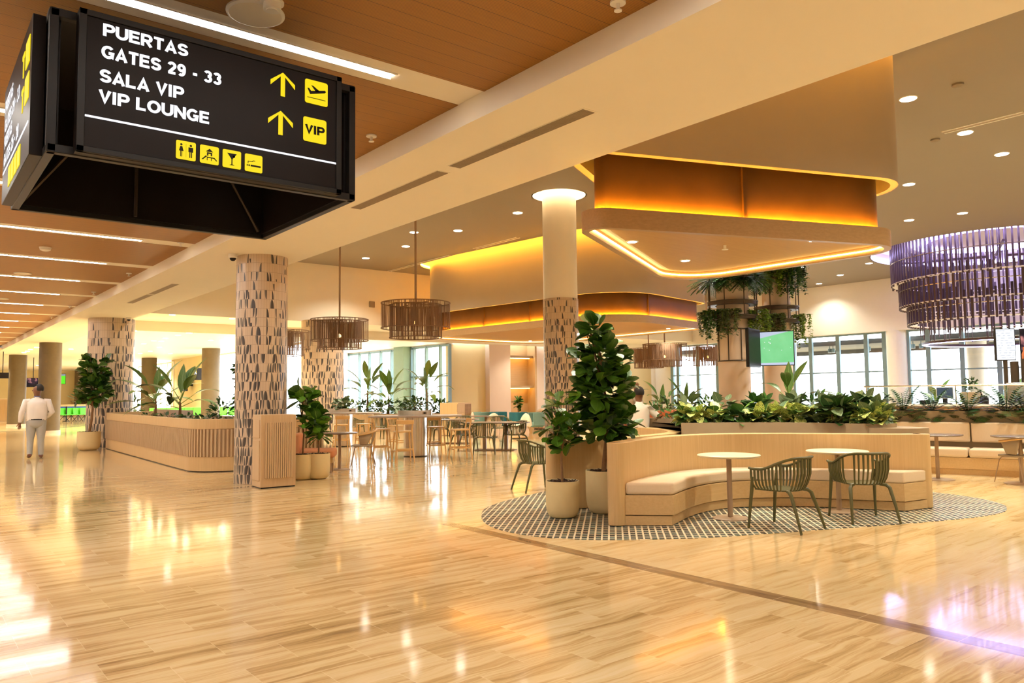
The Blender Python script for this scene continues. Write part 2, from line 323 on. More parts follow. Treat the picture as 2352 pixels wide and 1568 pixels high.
def rounded(poly, rads, n=10):                                 # polygon with rounded corners
    out = []; L = len(poly); rads = rads if isinstance(rads, (list, tuple)) else [rads] * L
    for i in range(L):
        p = Vector(poly[i][:2]); a = (Vector(poly[i - 1][:2]) - p).normalized(); b = (Vector(poly[(i + 1) % L][:2]) - p).normalized()
        th = a.angle(b); r = rads[i]; t = r / math.tan(th / 2); c = p + (a + b).normalized() * (r / math.sin(th / 2)); s0, s1 = p + a * t - c, p + b * t - c
        a0 = math.atan2(s0.y, s0.x); da = (math.atan2(s1.y, s1.x) - a0 + PI) % (2 * PI) - PI
        out += [(c.x + r * math.cos(a0 + da * k / n), c.y + r * math.sin(a0 + da * k / n)) for k in range(n + 1)]
    return out
def circle(x, y, r, n=40): return [(x + r * math.cos(2 * PI * k / n), y + r * math.sin(2 * PI * k / n)) for k in range(n)]
def plate(name, outer, holes, z, mat, kind=None, parent=None, extr=0.0):   # flat plate with real holes
    cu = bpy.data.curves.new(name, 'CURVE'); cu.dimensions = '2D'; cu.fill_mode = 'BOTH'; cu.extrude = extr
    for lp in [outer] + holes:
        sp = cu.splines.new('POLY'); sp.points.add(len(lp) - 1); sp.use_cyclic_u = True
        for q, p in zip(sp.points, lp): q.co = (p[0], p[1], 0, 1)
    tmp = bpy.data.objects.new(name, cu); COL.objects.link(tmp); bpy.context.view_layer.update()
    me = bpy.data.meshes.new_from_object(tmp); bpy.data.objects.remove(tmp); me.materials.clear(); me.materials.append(M[mat])
    o = bpy.data.objects.new(name, me); COL.objects.link(o); o.location = (0, 0, z)
    if parent: o.parent = parent
    if kind: o['kind'] = kind
    return o
def _arc(cx, cz, rx, rz, a0, a1, n=14): return [(cx + rx * math.cos(math.radians(a0 + (a1 - a0) * k / n)), cz + rz * math.sin(math.radians(a0 + (a1 - a0) * k / n))) for k in range(n + 1)]
_bowl = [(.1, .9), (.44, .9)] + _arc(.44, .68, .2, .22, 90, -90) + [(.1, .46)]
GLY = {'P': (.72, [[(.1, 0), (.1, 1)], _bowl]), 'R': (.76, [[(.1, 0), (.1, 1)], _bowl, [(.36, .46), (.66, 0)]]), 'U': (.78, [[(.1, 1), (.1, .38)] + _arc(.39, .38, .29, .28, 180, 360) + [(.68, 1)]]),
       'E': (.70, [[(.1, 0), (.1, 1)], [(.1, .9), (.66, .9)], [(.1, .51), (.62, .51)], [(.1, .1), (.68, .1)]]), 'T': (.70, [[(.02, .9), (.68, .9)], [(.35, 0), (.35, 1)]]), 'A': (.80, [[(.09, 0), (.40, .90), (.71, 0)], [(.2, .28), (.6, .28)]]),
       'S': (.72, [_arc(.36, .70, .25, .20, 15, 270) + _arc(.36, .30, .26, .20, 90, -165)]), 'G': (.84, [_arc(.43, .5, .33, .4, 42, 330, 22) + [(.74, .2), (.74, .45), (.46, .45)]]), 'L': (.66, [[(.1, 1), (.1, .1), (.62, .1)]]), 'V': (.74, [[(.08, 1), (.37, .1), (.66, 1)]]),
       'I': (.30, [[(.15, 0), (.15, 1)]]), 'O': (.88, [_arc(.44, .5, .34, .4, 0, 360, 28)]), 'N': (.80, [[(.1, 0), (.1, 1)], [(.7, 0), (.7, 1)], [(.1, .92), (.7, .08)]]), '2': (.64, [_arc(.32, .69, .21, .21, 165, -35) + [(.12, .1)], [(.06, .1), (.58, .1)]]), '9': (.64, [_arc(.31, .67, .2, .23, 0, 360, 20), [(.51, .67)] + _arc(.29, .45, .22, .35, 0, -125)]),
       '3': (.64, [_arc(.29, .71, .2, .19, 155, -90) + _arc(.29, .31, .22, .21, 90, -155)]), '-': (.44, [[(.06, .42), (.38, .42)]]), ' ': (.32, []), '5': (.64, [[(.54, .9), (.16, .9), (.12, .52)] + _arc(.3, .36, .23, .26, 130, -150)]), '8': (.64, [_arc(.32, .72, .19, .18, 0, 360, 20), _arc(.32, .30, .22, .2, 0, 360, 20)])}
def text(name, body, mat, parent, x, z, size, y=0.0, rot=(0, 0, 0), width=None, bold=.22, align='LEFT'):
    m = MB(); cx = 0.0; ws = []
    for ch in body:
        w, st = GLY[ch]
        for p in st:
            a, b = offset(p, bold / 2), offset(p, -bold / 2)
            for k in range(len(p) - 1): m.quad(*[((cx + q[0]), 0, q[1]) for q in (b[k], b[k + 1], a[k + 1], a[k])])
        cx += w + .06
        if ch == ' ': ws.append(m); m = MB()
    k = size * .72; kx = width / (cx - .12) if width else k
    for m in ws + [m]:
        if not m.v: continue
        m.v = [((v[0] - .04) * kx, 0, v[2] * k) for v in m.v]
        o = m.build(name, mat, parent, smooth=False); o.location = (x, y, z); o.rotation_euler = rot
    return o
def tag(o, label, cat, group=None, kind=None):
    o['label'] = label; o['category'] = cat
    if group: o['group'] = group
    if kind: o['kind'] = kind
    return o
def thing(name, label, cat, loc=(0, 0, 0), rz=0.0, group=None):
    o = bpy.data.objects.new(name, None); COL.objects.link(o); o.location = loc; o.rotation_euler = (0, 0, rz); o.empty_display_size = .1
    return tag(o, label, cat, group)
KIDS = {}
def dup(root, loc, rz, label=None, group=None, scale=None):
    r = root.copy(); COL.objects.link(r); r.location = loc; r.rotation_euler = (0, 0, rz)
    if label: r['label'] = label
    if group: r['group'] = group
    if scale: r.scale = (scale,) * 3
    def kids(a, b):
        for ch in [q for q in bpy.data.objects if q.parent == a]:
            c = ch.copy(); COL.objects.link(c); c.parent = b; kids(ch, c)
    kids(root, r); return r
def placer(make):                                              # first call builds, later calls copy
    st = {}
    def f(loc, rz, label, group=None, **kw):
        key = tuple(sorted(kw.items()))
        if key not in st: st[key] = make(**kw); o = st[key]; o.location = loc; o.rotation_euler = (0, 0, rz); o['label'] = label
        else: o = dup(st[key], loc, rz, label)
        if group: o['group'] = group
        return o
    return f
ORD = ['first', 'second', 'third', 'fourth', 'fifth', 'sixth', 'seventh', 'eighth', 'ninth', 'tenth', 'eleventh', 'twelfth', 'thirteenth', 'fourteenth', 'fifteenth', 'sixteenth', 'seventeenth', 'eighteenth']
def struct(name, mb, mat, **kw): return mb.build(name, mat, kind='structure', **kw)
def fwd(dx, dy): return math.atan2(-dx, dy)                    # heading whose local +Y points along (dx, dy)
def lamp_spot(name, parent, watts, col=WARM, size=2.2, blend=.7, rad=.05, loc=(0, 0, -.03)):
    l = bpy.data.lights.new(name, 'SPOT'); l.energy = watts; l.color = col; l.spot_size = size; l.spot_blend = blend; l.shadow_soft_size = rad
    o = bpy.data.objects.new(name, l); COL.objects.link(o); o.parent = parent; o.location = loc; return o
# ------------------------------------------------------------------ setting
ZC, ZS, ZW, ZL = 6.6, 4.0, 4.22, 4.35          # high ceiling, beam soffit, wooden ceiling, rear soffit
struct('floor', MB().bb(-4.2, 60, -6.2, 86, -.1, 0), 'floor', smooth=False)
RUG = [(5.68, 7.75), (5.36, 7.19), (5.25, 6.65), (5.35, 6.12), (5.74, 5.61), (6.46, 5.09), (7.19, 4.76), (7.98, 4.44), (8.94, 4.05), (9.87, 3.75), (10.47, 3.67), (10.89, 3.75), (11.29, 3.95), (11.62, 4.33), (11.86, 4.99), (11.95, 6.5), (11.8, 8.2), (11.2, 9.6), (10.2, 10.1), (9, 9.6), (7.73, 8.99), (6.96, 8.71), (6.18, 8.29)]
struct('floor_mosaic', MB().prism(smoothpath(RUG, 5, True), -.01, .004), 'rug', smooth=False)
struct('wall_left', MB().bb(-4.2, -4, -6, 86, 0, 4.3), 'paint', smooth=False)
struct('wall_rear', MB().bb(-4.2, 36.2, -6.2, -6, 0, 7), 'paint', smooth=False)
struct('wall_far', MB().bb(-4, 14.2, 78, 78.3, 0, 4.1), 'yellowwall', smooth=False)
# corridor: wooden ceiling panels between white bands, light strips
cw = MB(); wb = MB(); step = 2.88; y0 = 5.62
bands = [y0 + step * k for k in range(-4, 15)]
for k, yb in enumerate(bands):
    wb.bb(-4, 4.05, yb - .205, yb + .205, ZW + .004, ZW + .1)
    a = yb + .205; b = yb + step - .205
    cw.bb(-4, 4.04, a, b, ZW, ZW + .12)
struct('ceiling_wood', cw, 'woodceil', smooth=False); struct('trim_ceiling_bands', wb, 'paint', smooth=False)
vis = 0
for k, yb in enumerate(bands):
    for (xa, xb) in ((.68, 3.2), (-2.6, -.05)):  # second row lies out of view, added for light and floor reflections
        seen = yb > 5 and xa > 0
        if yb < -3 or (xa < 0 and yb > 30): continue
        if seen: vis += 1; lab = 'white light strip in the wooden ceiling, ' + ('nearest, right above the hanging sign' if vis == 1 else ORD[vis - 1] + ' one counting away from the camera')
        else: lab = 'light strip in the wooden ceiling outside the picture'
        t = thing('linear_light', lab, 'ceiling light', (0, yb, ZW), group='linear lights of the corridor')
        MB().bb(xa, xb, -.05, .05, -.004, .003).build('diffuser', 'e_strip', t, smooth=False)
        MB().bb(xa - .03, xb + .03, -.068, -.052, -.007, .003).bb(xa - .03, xb + .03, .052, .068, -.007, .003).build('frame', 'white', t, smooth=False)
struct('ceiling_corridor_end', MB().bb(-4, 4.02, 46, 86, ZS, ZS + .1), 'paint', smooth=False)
struct('ceiling_beam', MB().bb(4.04, 5.74, -6, 86, ZS, 7.0), 'paint', smooth=False)
# high hall ceiling with real openings
NEAR = rounded([(6.02, 6.47), (11.02, 4.6), (11.0, 9.1)], [.25, .6, .8]); FAR = rounded([(16.0, 25.8), (17.0, 15.9), (22.3, 16.9), (22.5, 26.2)], [1.2, 1.6, .5, 1.6])
CHX, CHY = 31.0, 10.6; C4 = (13.2, 14.5)
holes = [offset(NEAR, -.48, True), offset(FAR, -.5, True), circle(CHX, CHY, 4.1, 64), circle(*C4, .68)]
plate('ceiling', [(5.74, -6), (36, -6), (36, 27.7), (5.74, 27.7)], holes, ZC, 'ceil', 'structure')
struct('ceiling_upper_slab', MB().bb(5.7, 36.2, -6.2, 27.9, 7.0, 7.1), 'paint', smooth=False)
def cove(name, path, z0, z1, led, lz):
    a = MB().wall(path, 0, -.02, z0, z1, True); struct(name, a, 'paint')
for nm, P, led in (('near', NEAR, -.40), ('far', FAR, -.42)):
    cove('trim_cove_' + nm, offset(P, -.5, True), ZC, 7.0, 0, 0)
cove('trim_cove_column', circle(*C4, .70), ZC, 7.0, 0, 0); cove('trim_cove_chandelier', circle(CHX, CHY, 4.12, 64), ZC, 7.0, 0, 0)
def led_run(label, path, z0, z1, mat, o0, o1, group='cove lights', name='cove_light'):
    return tag(MB().wall(path, o0, o1, z0, z1, True).build(name, mat), label, 'strip light', group)
led_run('amber cove light around the top of the near bulkhead', offset(NEAR, -.44, True), 6.66, 6.69, 'e_cove', 0, -.03)
led_run('amber cove light around the top of the rear bulkhead', offset(FAR, -.46, True), 6.66, 6.69, 'e_cove', 0, -.03)
led_run('warm ring light recessed around the head of the painted column', circle(*C4, .66), 6.66, 6.70, 'e_ring', 0, -.03)
led_run('violet ring light recessed in the ceiling above the rod chandelier', circle(CHX, CHY, 4.05, 64), 6.64, 6.72, 'e_violet', 0, -.04)
led_run('inner violet ring light over the rod chandelier', circle(CHX, CHY, 2.2, 48), 6.9, 6.95, 'e_violet', 0, -.5)
# bulkheads (painted drums) and canopies below
def canopy(nm, P, zr, zb, ztop, label, seams, lights):
    struct('ceiling_bulkhead_' + nm, MB().wall(offset(P, -.12, True), 0, .10, zb, ztop, True), 'taupe', ang=30)
    t = thing('ceiling_canopy', label, 'canopy', (0, 0, zr), group='suspended wooden canopies')
    MB().wall(offset(P, .16, True), 0, .05, .12, ztop - zr - .3, True).build('bronze_panel', 'bronze', t, ang=30)
    MB().wall(P, 0, .09, 0, .24, True).build('rim', 'rimwood', t, ang=30)
    MB().wall(P, .09, .16, .12, .17, True).build('rim_shelf', 'rimwood', t, ang=30)
    MB().wall(P, .096, .102, .17, .225, True).build('amber_strip', 'e_amber', t)
    plate('soffit_panel', offset(P, .24, True), [], .11, 'soffitwood', None, t, .012)
    MB().wall(P, .092, .108, .055, .07, True).build('light_line', 'e_line', t)
    for s in seams:
        j = MB()
        p, q = offset(P, .145, True)[s], offset(P, .165, True)[s]; j.box((p[0], p[1], (ztop - zr) / 2 - .1), (.05, .05, ztop - zr - .5), math.atan2(q[1] - p[1], q[0] - p[0])); j.build('cover_strip', 'bronze', t)
    for (x, y) in lights:
        MB().lathe([(.085, 0), (.085, -.012), (.062, -.014)], 24, (x, y), True, False).build('downlight_ring', 'white', t, loc=(0, 0, .10))
        MB().cyl(x, y, -.016, -.012, .062).build('downlight_lens', 'e_down', t, loc=(0, 0, .10))
        lamp_spot('downlight_beam', t, 60, loc=(x, y, .05), size=2.0)
    return t
nx = []
def densify(P, n): return P
NEARD = []
for i, p in enumerate(NEAR):
    q = NEAR[(i + 1) % len(NEAR)]; L = math.dist(p, q); k = max(1, int(L / .9)); NEARD += [(p[0] + (q[0] - p[0]) * s / k, p[1] + (q[1] - p[1]) * s / k) for s in range(k)]
FARD = []
for i, p in enumerate(FAR):
    q = FAR[(i + 1) % len(FAR)]; L = math.dist(p, q); k = max(1, int(L / 1.9)); FARD += [(p[0] + (q[0] - p[0]) * s / k, p[1] + (q[1] - p[1]) * s / k) for s in range(k)]
def nearest(P, x, y): return min(range(len(P)), key=lambda i: math.dist(P[i], (x, y)))
L1, L2, L3 = at(1452, 557, 3.53), at(1868, 554, 3.53), at(1574, 600, 3.53)
canopy('near', NEARD, 3.45, 4.33, 6.95, 'near triangular canopy with amber lit bronze panels hanging above the curved bench island', [nearest(NEARD, 8.5, 5.55), nearest(NEARD, 11, 7), nearest(NEARD, 8.5, 7.9)], [(L1.x, L1.y), (L2.x, L2.y), (L3.x, L3.y)])
fl = [at(1218, 783, 3.78), at(1535, 755, 3.78)]
canopy('far', FARD, 3.70, 4.62, 6.95, 'rear amber lit bronze canopy beyond the patterned column with painted upper part', [i for i in range(0, len(FARD)) if math.dist(FARD[i], FARD[(i + 1) % len(FARD)]) > 1.2], [(p.x, p.y) for p in fl])
sp = at(1665, 566, 3.53); tag(MB().cyl(sp.x, sp.y, 3.49, 3.55, .02).cyl(sp.x, sp.y, 3.485, 3.49, .045).build('sprinkler_head', 'white'), 'small white sprinkler under the near canopy', 'sprinkler')
# upper rear wall, lower rear ceilings
struct('wall_back_upper', MB().bb(5.74, 36, 27.7, 27.9, ZL, 7), 'paint', smooth=False)
struct('ceiling_rear_soffit', MB().bb(5.74, 36, 27.7, 30.7, ZL, ZL + .1), 'paint', smooth=False)
struct('trim_rear_fascia', MB().bb(5.74, 36, 30.6, 30.7, ZS - .02, ZL), 'paint', smooth=False)
struct('ceiling_rear_low', MB().prism([(5.74, 30.66), (21, 30.66), (21, 42.1), (14.35, 30.9), (14.35, 86), (5.74, 86)], ZS, ZS + .1), 'white', smooth=False)
# right window wall along X = 35.8
XR = 35.8
struct('wall_right_upper', MB().bb(XR - .45, XR + .3, -6, 31, 4.2, 7), 'white', smooth=False)
struct('wall_right_low', MB().bb(XR, XR + .3, -6, 31, 0, .25), 'paint', smooth=False)
def window(idx, ys, X, z0, z1, transoms, mw, label, depth=.14, mat='alu', pane=True):
    t = bpy.data.objects.new('window_%d' % idx, None); COL.objects.link(t); t['kind'] = 'structure'
    f = MB()
    for y in ys: f.bb(X - depth / 2, X + depth / 2, y - mw / 2, y + mw / 2, z0, z1)
    f.build('mullion', mat, t, smooth=False)
    g = MB()
    for z, h in transoms: g.bb(X - depth / 3, X + depth / 3, min(ys), max(ys), z - h / 2, z + h / 2)
    g.build('transom', mat, t, smooth=False)
    MB().quad((X + .02, min(ys), z0), (X + .02, max(ys), z0), (X + .02, max(ys), z1), (X + .02, min(ys), z1)).build('pane', 'glass', t, smooth=False)
    return t
def ypx(L, X, y=890): return [onX(p, y, X).y for p in L]
window(1, ypx([1826, 1866, 1929, 1994, 2036], XR), XR, .25, 4.2, [(4.16, .08), (2.36, .06), (.3, .1)], .19, '')
window(2, ypx([2090, 2137, 2215, 2300], XR) + [10.6, 9.2, 7.8, 6.4, 5.0], XR, .25, 4.2, [(4.16, .08), (2.36, .06), (.3, .1)], .19, '')
window(3, ypx([1546, 1559, 1605, 1650, 1720, 1757], XR), XR, .25, 4.2, [(4.16, .08), (2.46, .05), (.3, .1)], .2, '')
struct('wall_right_panel', MB().bb(XR, XR + .3, 29.6, 31, .25, 4.2).bb(XR, XR + .3, 21.7, 23.4, .25, 4.2).bb(XR, XR + .3, -6, 5, .25, 4.2), 'white', smooth=False)
for (px, lab) in ((2063, 'white round column between the two right hand windows'), (1491, 'white round column near the rear window corner')):
    p = onX(px, 850, 35.75); tag(MB().cyl(p.x, p.y, 0, 4.2, .45).build('round_column', 'white', kind='structure'), lab, 'column')
# outside
struct('ground_outside', MB().bb(-40, 140, -60, 160, -.6, -.5), plain('pale_paving', (.75, .76, .76), .9), smooth=False)
tag(MB().bb(36.3, 41, -4, 31, 3.72, 3.95).bb(40.8, 41, -4, 31, 3.5, 3.72).build('roof_overhang', plain('grey_render', (.10, .11, .115), .8), smooth=False), 'grey roof overhang outside the right windows', 'roof', kind='structure')
p = onX(2245, 850, 39.5); tag(MB().cyl(p.x, p.y, -.5, 3.72, .42).build('outside_column', 'white'), 'grey round column standing outside the right hand window', 'column', kind='structure')
k = 0
for px, py in ((1777, 766), (1912, 762), (1990, 745), (1995, 785), (1905, 783), (2096, 768), (2115, 782), (2142, 775)):
    k += 1; p = at(px, py, 3.5); tag(MB().cyl(0, 0, 0, .2, .09, n=14).cyl(0, 0, .2, 3.72 - 3.4, .02, n=8).build('outdoor_downlight', 'alu', loc=(min(40.5, max(36.8, p.x)), p.y * min(40.5, max(36.8, p.x)) / p.x, 3.4)), 'small cylinder lamp under the overhang outside the windows', 'lamp', 'lamps under the roof overhang')
# rear wall with niche, Y = 31
YB = 31
xs = [onY(q, 880, YB).x for q in (1115, 1163, 1205, 1225, 1245)]
struct('wall_back', MB().bb(20.8, xs[0], YB, YB + .2, 0, ZL).bb(xs[3], 36, YB, YB + .2, 0, ZL), 'yellowwall', smooth=False)
struct('wall_back_pilaster', MB().bb(xs[0], xs[1], YB - .35, YB + .2, 0, ZL).bb(xs[3], xs[4] + 1.2, YB - .05, YB + .2, 0, ZL), 'pinkwall', smooth=False)
struct('wall_back_niche', MB().bb(xs[1], xs[3], YB + .35, YB + .5, 0, ZL).bb(xs[3] - .12, xs[3], YB - .3, YB + .4, 0, ZL), 'niche', smooth=False)
for z, lab in ((3.42, 'upper amber lit shelf in the rear wall niche'), (1.86, 'lower amber lit shelf in the rear wall niche')):
    s = thing('niche_shelf', lab, 'shelf', (0, 0, z), group='niche shelves'); MB().bb(xs[1], xs[3] - .13, YB - .15, YB + .34, -.06, .06).build('board', 'rimwood', s, bevel=.005)
    MB().bb(xs[1] + .05, xs[3] - .2, YB + .05, YB + .09, -.085, -.062).build('led_strip', 'e_niche', s, smooth=False)
# left rear windows X = 20.8
XL = 20.8
struct('wall_side_header', MB().bb(XL, XL + .3, 30.9, 42, 3.92, 4.1), 'white', smooth=False)
window(4, ypx([800, 826, 849, 875, 900, 923, 946, 952, 980, 1012, 1033], XL, 880), XL, 0, 3.95, [(2.42, .07), (.08, .16), (3.9, .1)], .09, '', depth=.16)
struct('trim_green_column', MB().bb(20.3, 20.9, ypx([946], XL)[0], ypx([923], XL)[0], 0, ZS), 'greycol', smooth=False)
struct('wall_link', MB().wall([(14.2, 30.7), (20.8, 42.0)], 0, -.2, 0, ZS), 'white', smooth=False)
# gate lounge wall X = 14.2
XG = 14.2
window(5, [30.9, 37.2, 46.4], XG, 0, 3.9, [(.1, .2), (3.9, .1)], .12, '', mat='white')
struct('wall_gate', MB().bb(XG, XG + .2, 46.4, 54.2, 0, ZS), 'yellowwall', smooth=False)
window(6, ypx([400, 386, 372, 358, 344, 330, 319], XG, 860), XG, 0, 3.85, [(2.35, .06), (1.4, .04), (3.85, .1)], .2, '', mat='white')
struct('wall_gate_end', MB().bb(XG, XG + .2, 66.5, 78, 0, ZS), 'yellowwall', smooth=False)
# columns
def tilecol(x, y, r, z0, z1, sc, label):
    mt = m_tilecol(r, 4.0, sc); t = MB().cyl(0, 0, z0, z1, r, n=64).build('tiled_column', mt, loc=(x, y, 0)); t['kind'] = 'structure'; return tag(t, label, 'column')
tilecol(5.08, 13.56, .445, 0, 4.0, 1.0, 'tall column of cream and charcoal pattern tiles behind the fluted litter cabinet')
tilecol(5.25, 26.9, .67, 0, 4.0, 1.5, 'wide pattern tiled column behind the long fluted counter, tree at its left')
tilecol(12.6, 27.3, .8, 0, 4.35, 1.5, 'wide pattern tiled column beyond the woven pendant lamps')
t = tilecol(C4[0], C4[1], .45, 0, 3.9, 1.0, 'slim column tiled below and painted above, behind the tall fig tree')
MB().cyl(0, 0, 3.9, 7.0, .435, n=64).build('painted_shaft', 'paint', t)
bc = 0
for px, py, lab in ((117, 787, 'nearest brown concrete column, right behind the walking man'), (42, 815, 'brown concrete column left of the walking man'), (343, 822, 'brown concrete column behind the banana plants'), (485, 800, 'brown concrete column left of the tall tiled column'), (185, 850, 'far grey brown column behind the tree by the wide tiled column')):
    p = at(px, py, ZS); t = tag(MB().cyl(0, 0, .12, 4.0, .44, n=40).build('concrete_column', 'browncol', loc=(p.x, p.y, 0), kind='structure'), lab, 'column'); MB().cyl(0, 0, 0, .12, .47, n=40).build('plinth', 'pinkwall', t)
# ------------------------------------------------------------------ ceiling fittings
def mk_down(r=.1):
    t = thing('downlight', '', 'downlight', group='round downlights in the high hall ceiling'); MB().lathe([(r + .02, 0), (r + .015, -.012), (r, -.012)], 24, (0, 0), True, False).build('ring', 'white', t); MB().cyl(0, 0, -.016, -.010, r, n=24).build('lens', 'e_down', t); return t
dl = placer(mk_down); k = 0
hi = [(2086, 226), (2217, 304), (2301, 353), (2088, 505), (1996, 604), (1842, 609), (1930, 631), (1881, 651), (1189, 488), (1052, 529), (932, 565), (840, 592)]
HL = ['above the near canopy right end', 'beside the violet slot in the ceiling', 'at the right edge of the picture', 'between canopy and violet chandelier', 'left of the violet chandelier', 'above the screens on the planted columns', 'first of a rear pair by the planted columns', 'second of a rear pair by the planted columns', 'nearest the painted column head', 'second from the painted column head', 'third from the painted column head', 'furthest left by the beam']
rest = [(8.2, 10.3), (15.5, 8), (19.5, 8.5), (13.5, 2.5), (18, 2.5), (24, 3), (24, 9), (9, 1.5), (26, 22), (29, 17), (12.5, 20.5), (8.2, 24.5), (17.5, 13.2), (8.0, -2.5), (15, -3), (22.5, -3), (31, 24), (30, 3)]
for (px, py), lb in zip(hi, HL):
    p = at(px, py, ZC); o = dl((p.x, p.y, ZC), 0, 'round white downlight in the high ceiling, ' + lb, r=.13); lamp_spot('downlight_beam', o, P_DOWN * (.12 if p.x > 29 else 1))
for x, y in rest:
    o = dl((x, y, ZC), 0, 'round white downlight in the high ceiling, hidden behind the beam or outside the picture', r=.13); lamp_spot('downlight_beam', o, P_DOWN)
low = [(396, 722), (533, 731), (348, 747), (317, 755), (479, 754), (443, 762), (409, 769), (380, 776), (353, 782), (520, 775), (484, 781), (330, 789), (366, 797), (345, 806), (322, 811), (84, 797), (70, 802), (63, 806), (55, 809), (163, 801), (513, 794)]
low_pts = [Vector((q.x, q.y if q.z > 4.1 else max(q.y, 30.95), q.z)) for q in [at(px, py, ZL if at(px, py, ZL).y < 30.5 else ZS) for px, py in low] if q.x < 14.0]
low_extra = [(7, 34), (11, 34), (8, 42), (17, 33), (9, 50), (11, 58), (8, 66), (6, 74), (1, 52), (1, 60), (1, 70), (10, 71), (4, 52), (4, 63), (12, 46), (12.5, 54), (12, 64), (-2, 56), (9, 36), (25, 29.3), (31, 29.3)]  # includes downlights added only to brighten the far gate lounge
for p, z in [(p, p.z) for p in low_pts] + [(Vector((x, y, 0)), ZL if y < 30.6 else ZS) for x, y in low_extra]:
    o = dl((p.x, p.y, z), 0, 'small downlight in the low ceiling over the gate lounge', 'downlights of the gate lounge ceiling', r=.1)
    if (p.x, p.y) in low_extra or p.z > 4.1: lamp_spot('downlight_beam', o, P_LOW)
for i, (px, py, z) in enumerate([(853, 311, ZW), (415, 557, ZW), (296, 627, ZW), (215, 670, ZW), (1419, 4, ZW), (625, 4, ZW), (160, 702, ZW), (118, 727, ZW)]):
    p = at(px, py, z); nm = 'sprinkler_head' if i != 5 else 'smoke_detector'
    q = MB().cyl(0, 0, -.015, 0, .055 if i != 5 else .08).cyl(0, 0, -.06, -.015, .014 if i != 5 else .06, n=10).cyl(0, 0, -.068, -.06, .028 if i != 5 else .04, n=12).build(nm, 'white', loc=(p.x, p.y, z))
    tag(q, 'white ' + ('sprinkler' if i != 5 else 'smoke detector') + ' in the wooden ceiling ' + ['right of the hanging sign', 'above the left end of the beam, nearest', 'second from the hanging sign underside', 'third from the hanging sign underside', 'at the top edge near the beam', 'beside the round loudspeaker', 'fourth from the hanging sign underside', 'fifth from the hanging sign underside'][i], 'sprinkler' if i != 5 else 'detector', 'ceiling sprinklers' if i != 5 else None)
for px, py, r, lab in ((587, 29, .2, 'large round loudspeaker grille beside the lit strip over the sign'), (52, 627, .17, 'round loudspeaker grille in the wooden ceiling under the sign'), (4, 685, .17, 'furthest round loudspeaker grille at the left edge')):
    p = at(px, py, ZW); t = thing('ceiling_loudspeaker', lab, 'loudspeaker', (p.x, p.y, ZW), group='ceiling loudspeakers'); MB().lathe([(r, 0), (r, -.012), (r * .9, -.02)], 36, (0, 0), True, False).build('rim', 'white', t); MB().cyl(0, 0, -.02, -.012, r * .9, n=36).build('grille', 'paint', t)
p = at(104, 568, ZW); tag(MB().lathe([(.10, 0), (.085, -.05), (.05, -.065)], 20).build('smoke_detector', 'white', loc=(p.x, p.y, ZW)), 'white smoke detector in the wooden ceiling left under the sign', 'detector')
for px, py, lab in ((2200, 193, 'smoke detector in the high ceiling above the near canopy corner'), (2148, 320, 'smoke detector beside the ceiling slot on the right')):
    p = at(px, py, ZC); tag(MB().lathe([(.09, 0), (.09, -.03), (.05, -.06)], 20).build('smoke_detector', 'ceil', loc=(p.x, p.y, ZC)), lab, 'detector')
p = at(535, 583, ZS); t = thing('dome_camera', 'white dome security camera under the beam left of the tall tiled column', 'camera', (p.x, p.y, ZS)); MB().lathe([(.075, 0), (.075, -.06), (.06, -.075)], 24).build('housing', 'white', t)
MB().lathe([(.055, -.075), (.05, -.1), (.03, -.12), (.001, -.128)], 20).build('dome', 'black', t)
p = at(1163 * 600 / 2352, 707 * .255 + 550, ZS); p = at(296, 729, ZS); t = thing('dome_camera', 'dome security camera at the head of the wide tiled column', 'camera', (p.x, p.y, ZS)); MB().cyl(0, 0, -.06, 0, .08).build('housing', 'white', t); MB().lathe([(.06, -.06), (.04, -.1), (.001, -.11)], 16).build('dome', 'black', t)
for a, b, lab in ((2.6, 6.88, 'long slot air grille in the beam soffit, nearest'), (7.08, 9.22, 'slot air grille in the beam soffit beside the hanging sign'), (17.73, 19.8, 'slot air grille in the beam soffit beyond the tall tiled column, near half'), (19.9, 22.0, 'slot air grille in the beam soffit beyond the tall tiled column, far half')):
    if a < 5: a = 4.74
    t = thing('air_grille', lab, 'air vent', (4.71, (a + b) / 2, ZS), group='slot grilles in the beam'); L = b - a
    MB().bb(-.085, .085, -L / 2, L / 2, -.004, 0).build('frame', 'paint', t, smooth=False); s = MB()
    for i in range(9): s.bb(-.075 + i * .0165, -.075 + i * .0165 + .009, -L / 2 + .02, L / 2 - .02, -.009, -.004)
    s.build('slats', 'vent', t, smooth=False)
for (q0, q1, lab) in (((2166, 304), (2352, 258), 'thin slot diffuser in the high ceiling at the right edge'), ((893, 623), (1035, 586), 'thin slot diffuser in the high ceiling before the rear bulkhead, far half'), ((1090, 571), (1190, 545), 'thin slot diffuser in the high ceiling before the rear bulkhead, near half')):
    a, b = at(*q0, ZC), at(*q1, ZC); d = (b - a); t = thing('slot_diffuser', lab, 'air vent', ((a.x + b.x) / 2, (a.y + b.y) / 2, ZC), math.atan2(d.y, d.x), 'slot diffusers of the high ceiling'); L = d.length
    MB().bb(-L / 2, L / 2, -.09, -.06, -.012, 0).bb(-L / 2, L / 2, .06, .09, -.012, 0).build('flange', 'white', t, smooth=False); MB().bb(-L / 2, L / 2, -.06, .06, -.004, 0).build('slot', 'vent', t, smooth=False)
p = onY(854, 699, 27.7); tag(MB().bb(p.x - .12, p.x + .12, 27.66, 27.7, p.z - .12, p.z + .12).build('wall_grille', 'vent', bevel=.004), 'small square grey vent high on the rear wall between two pendants', 'vent')
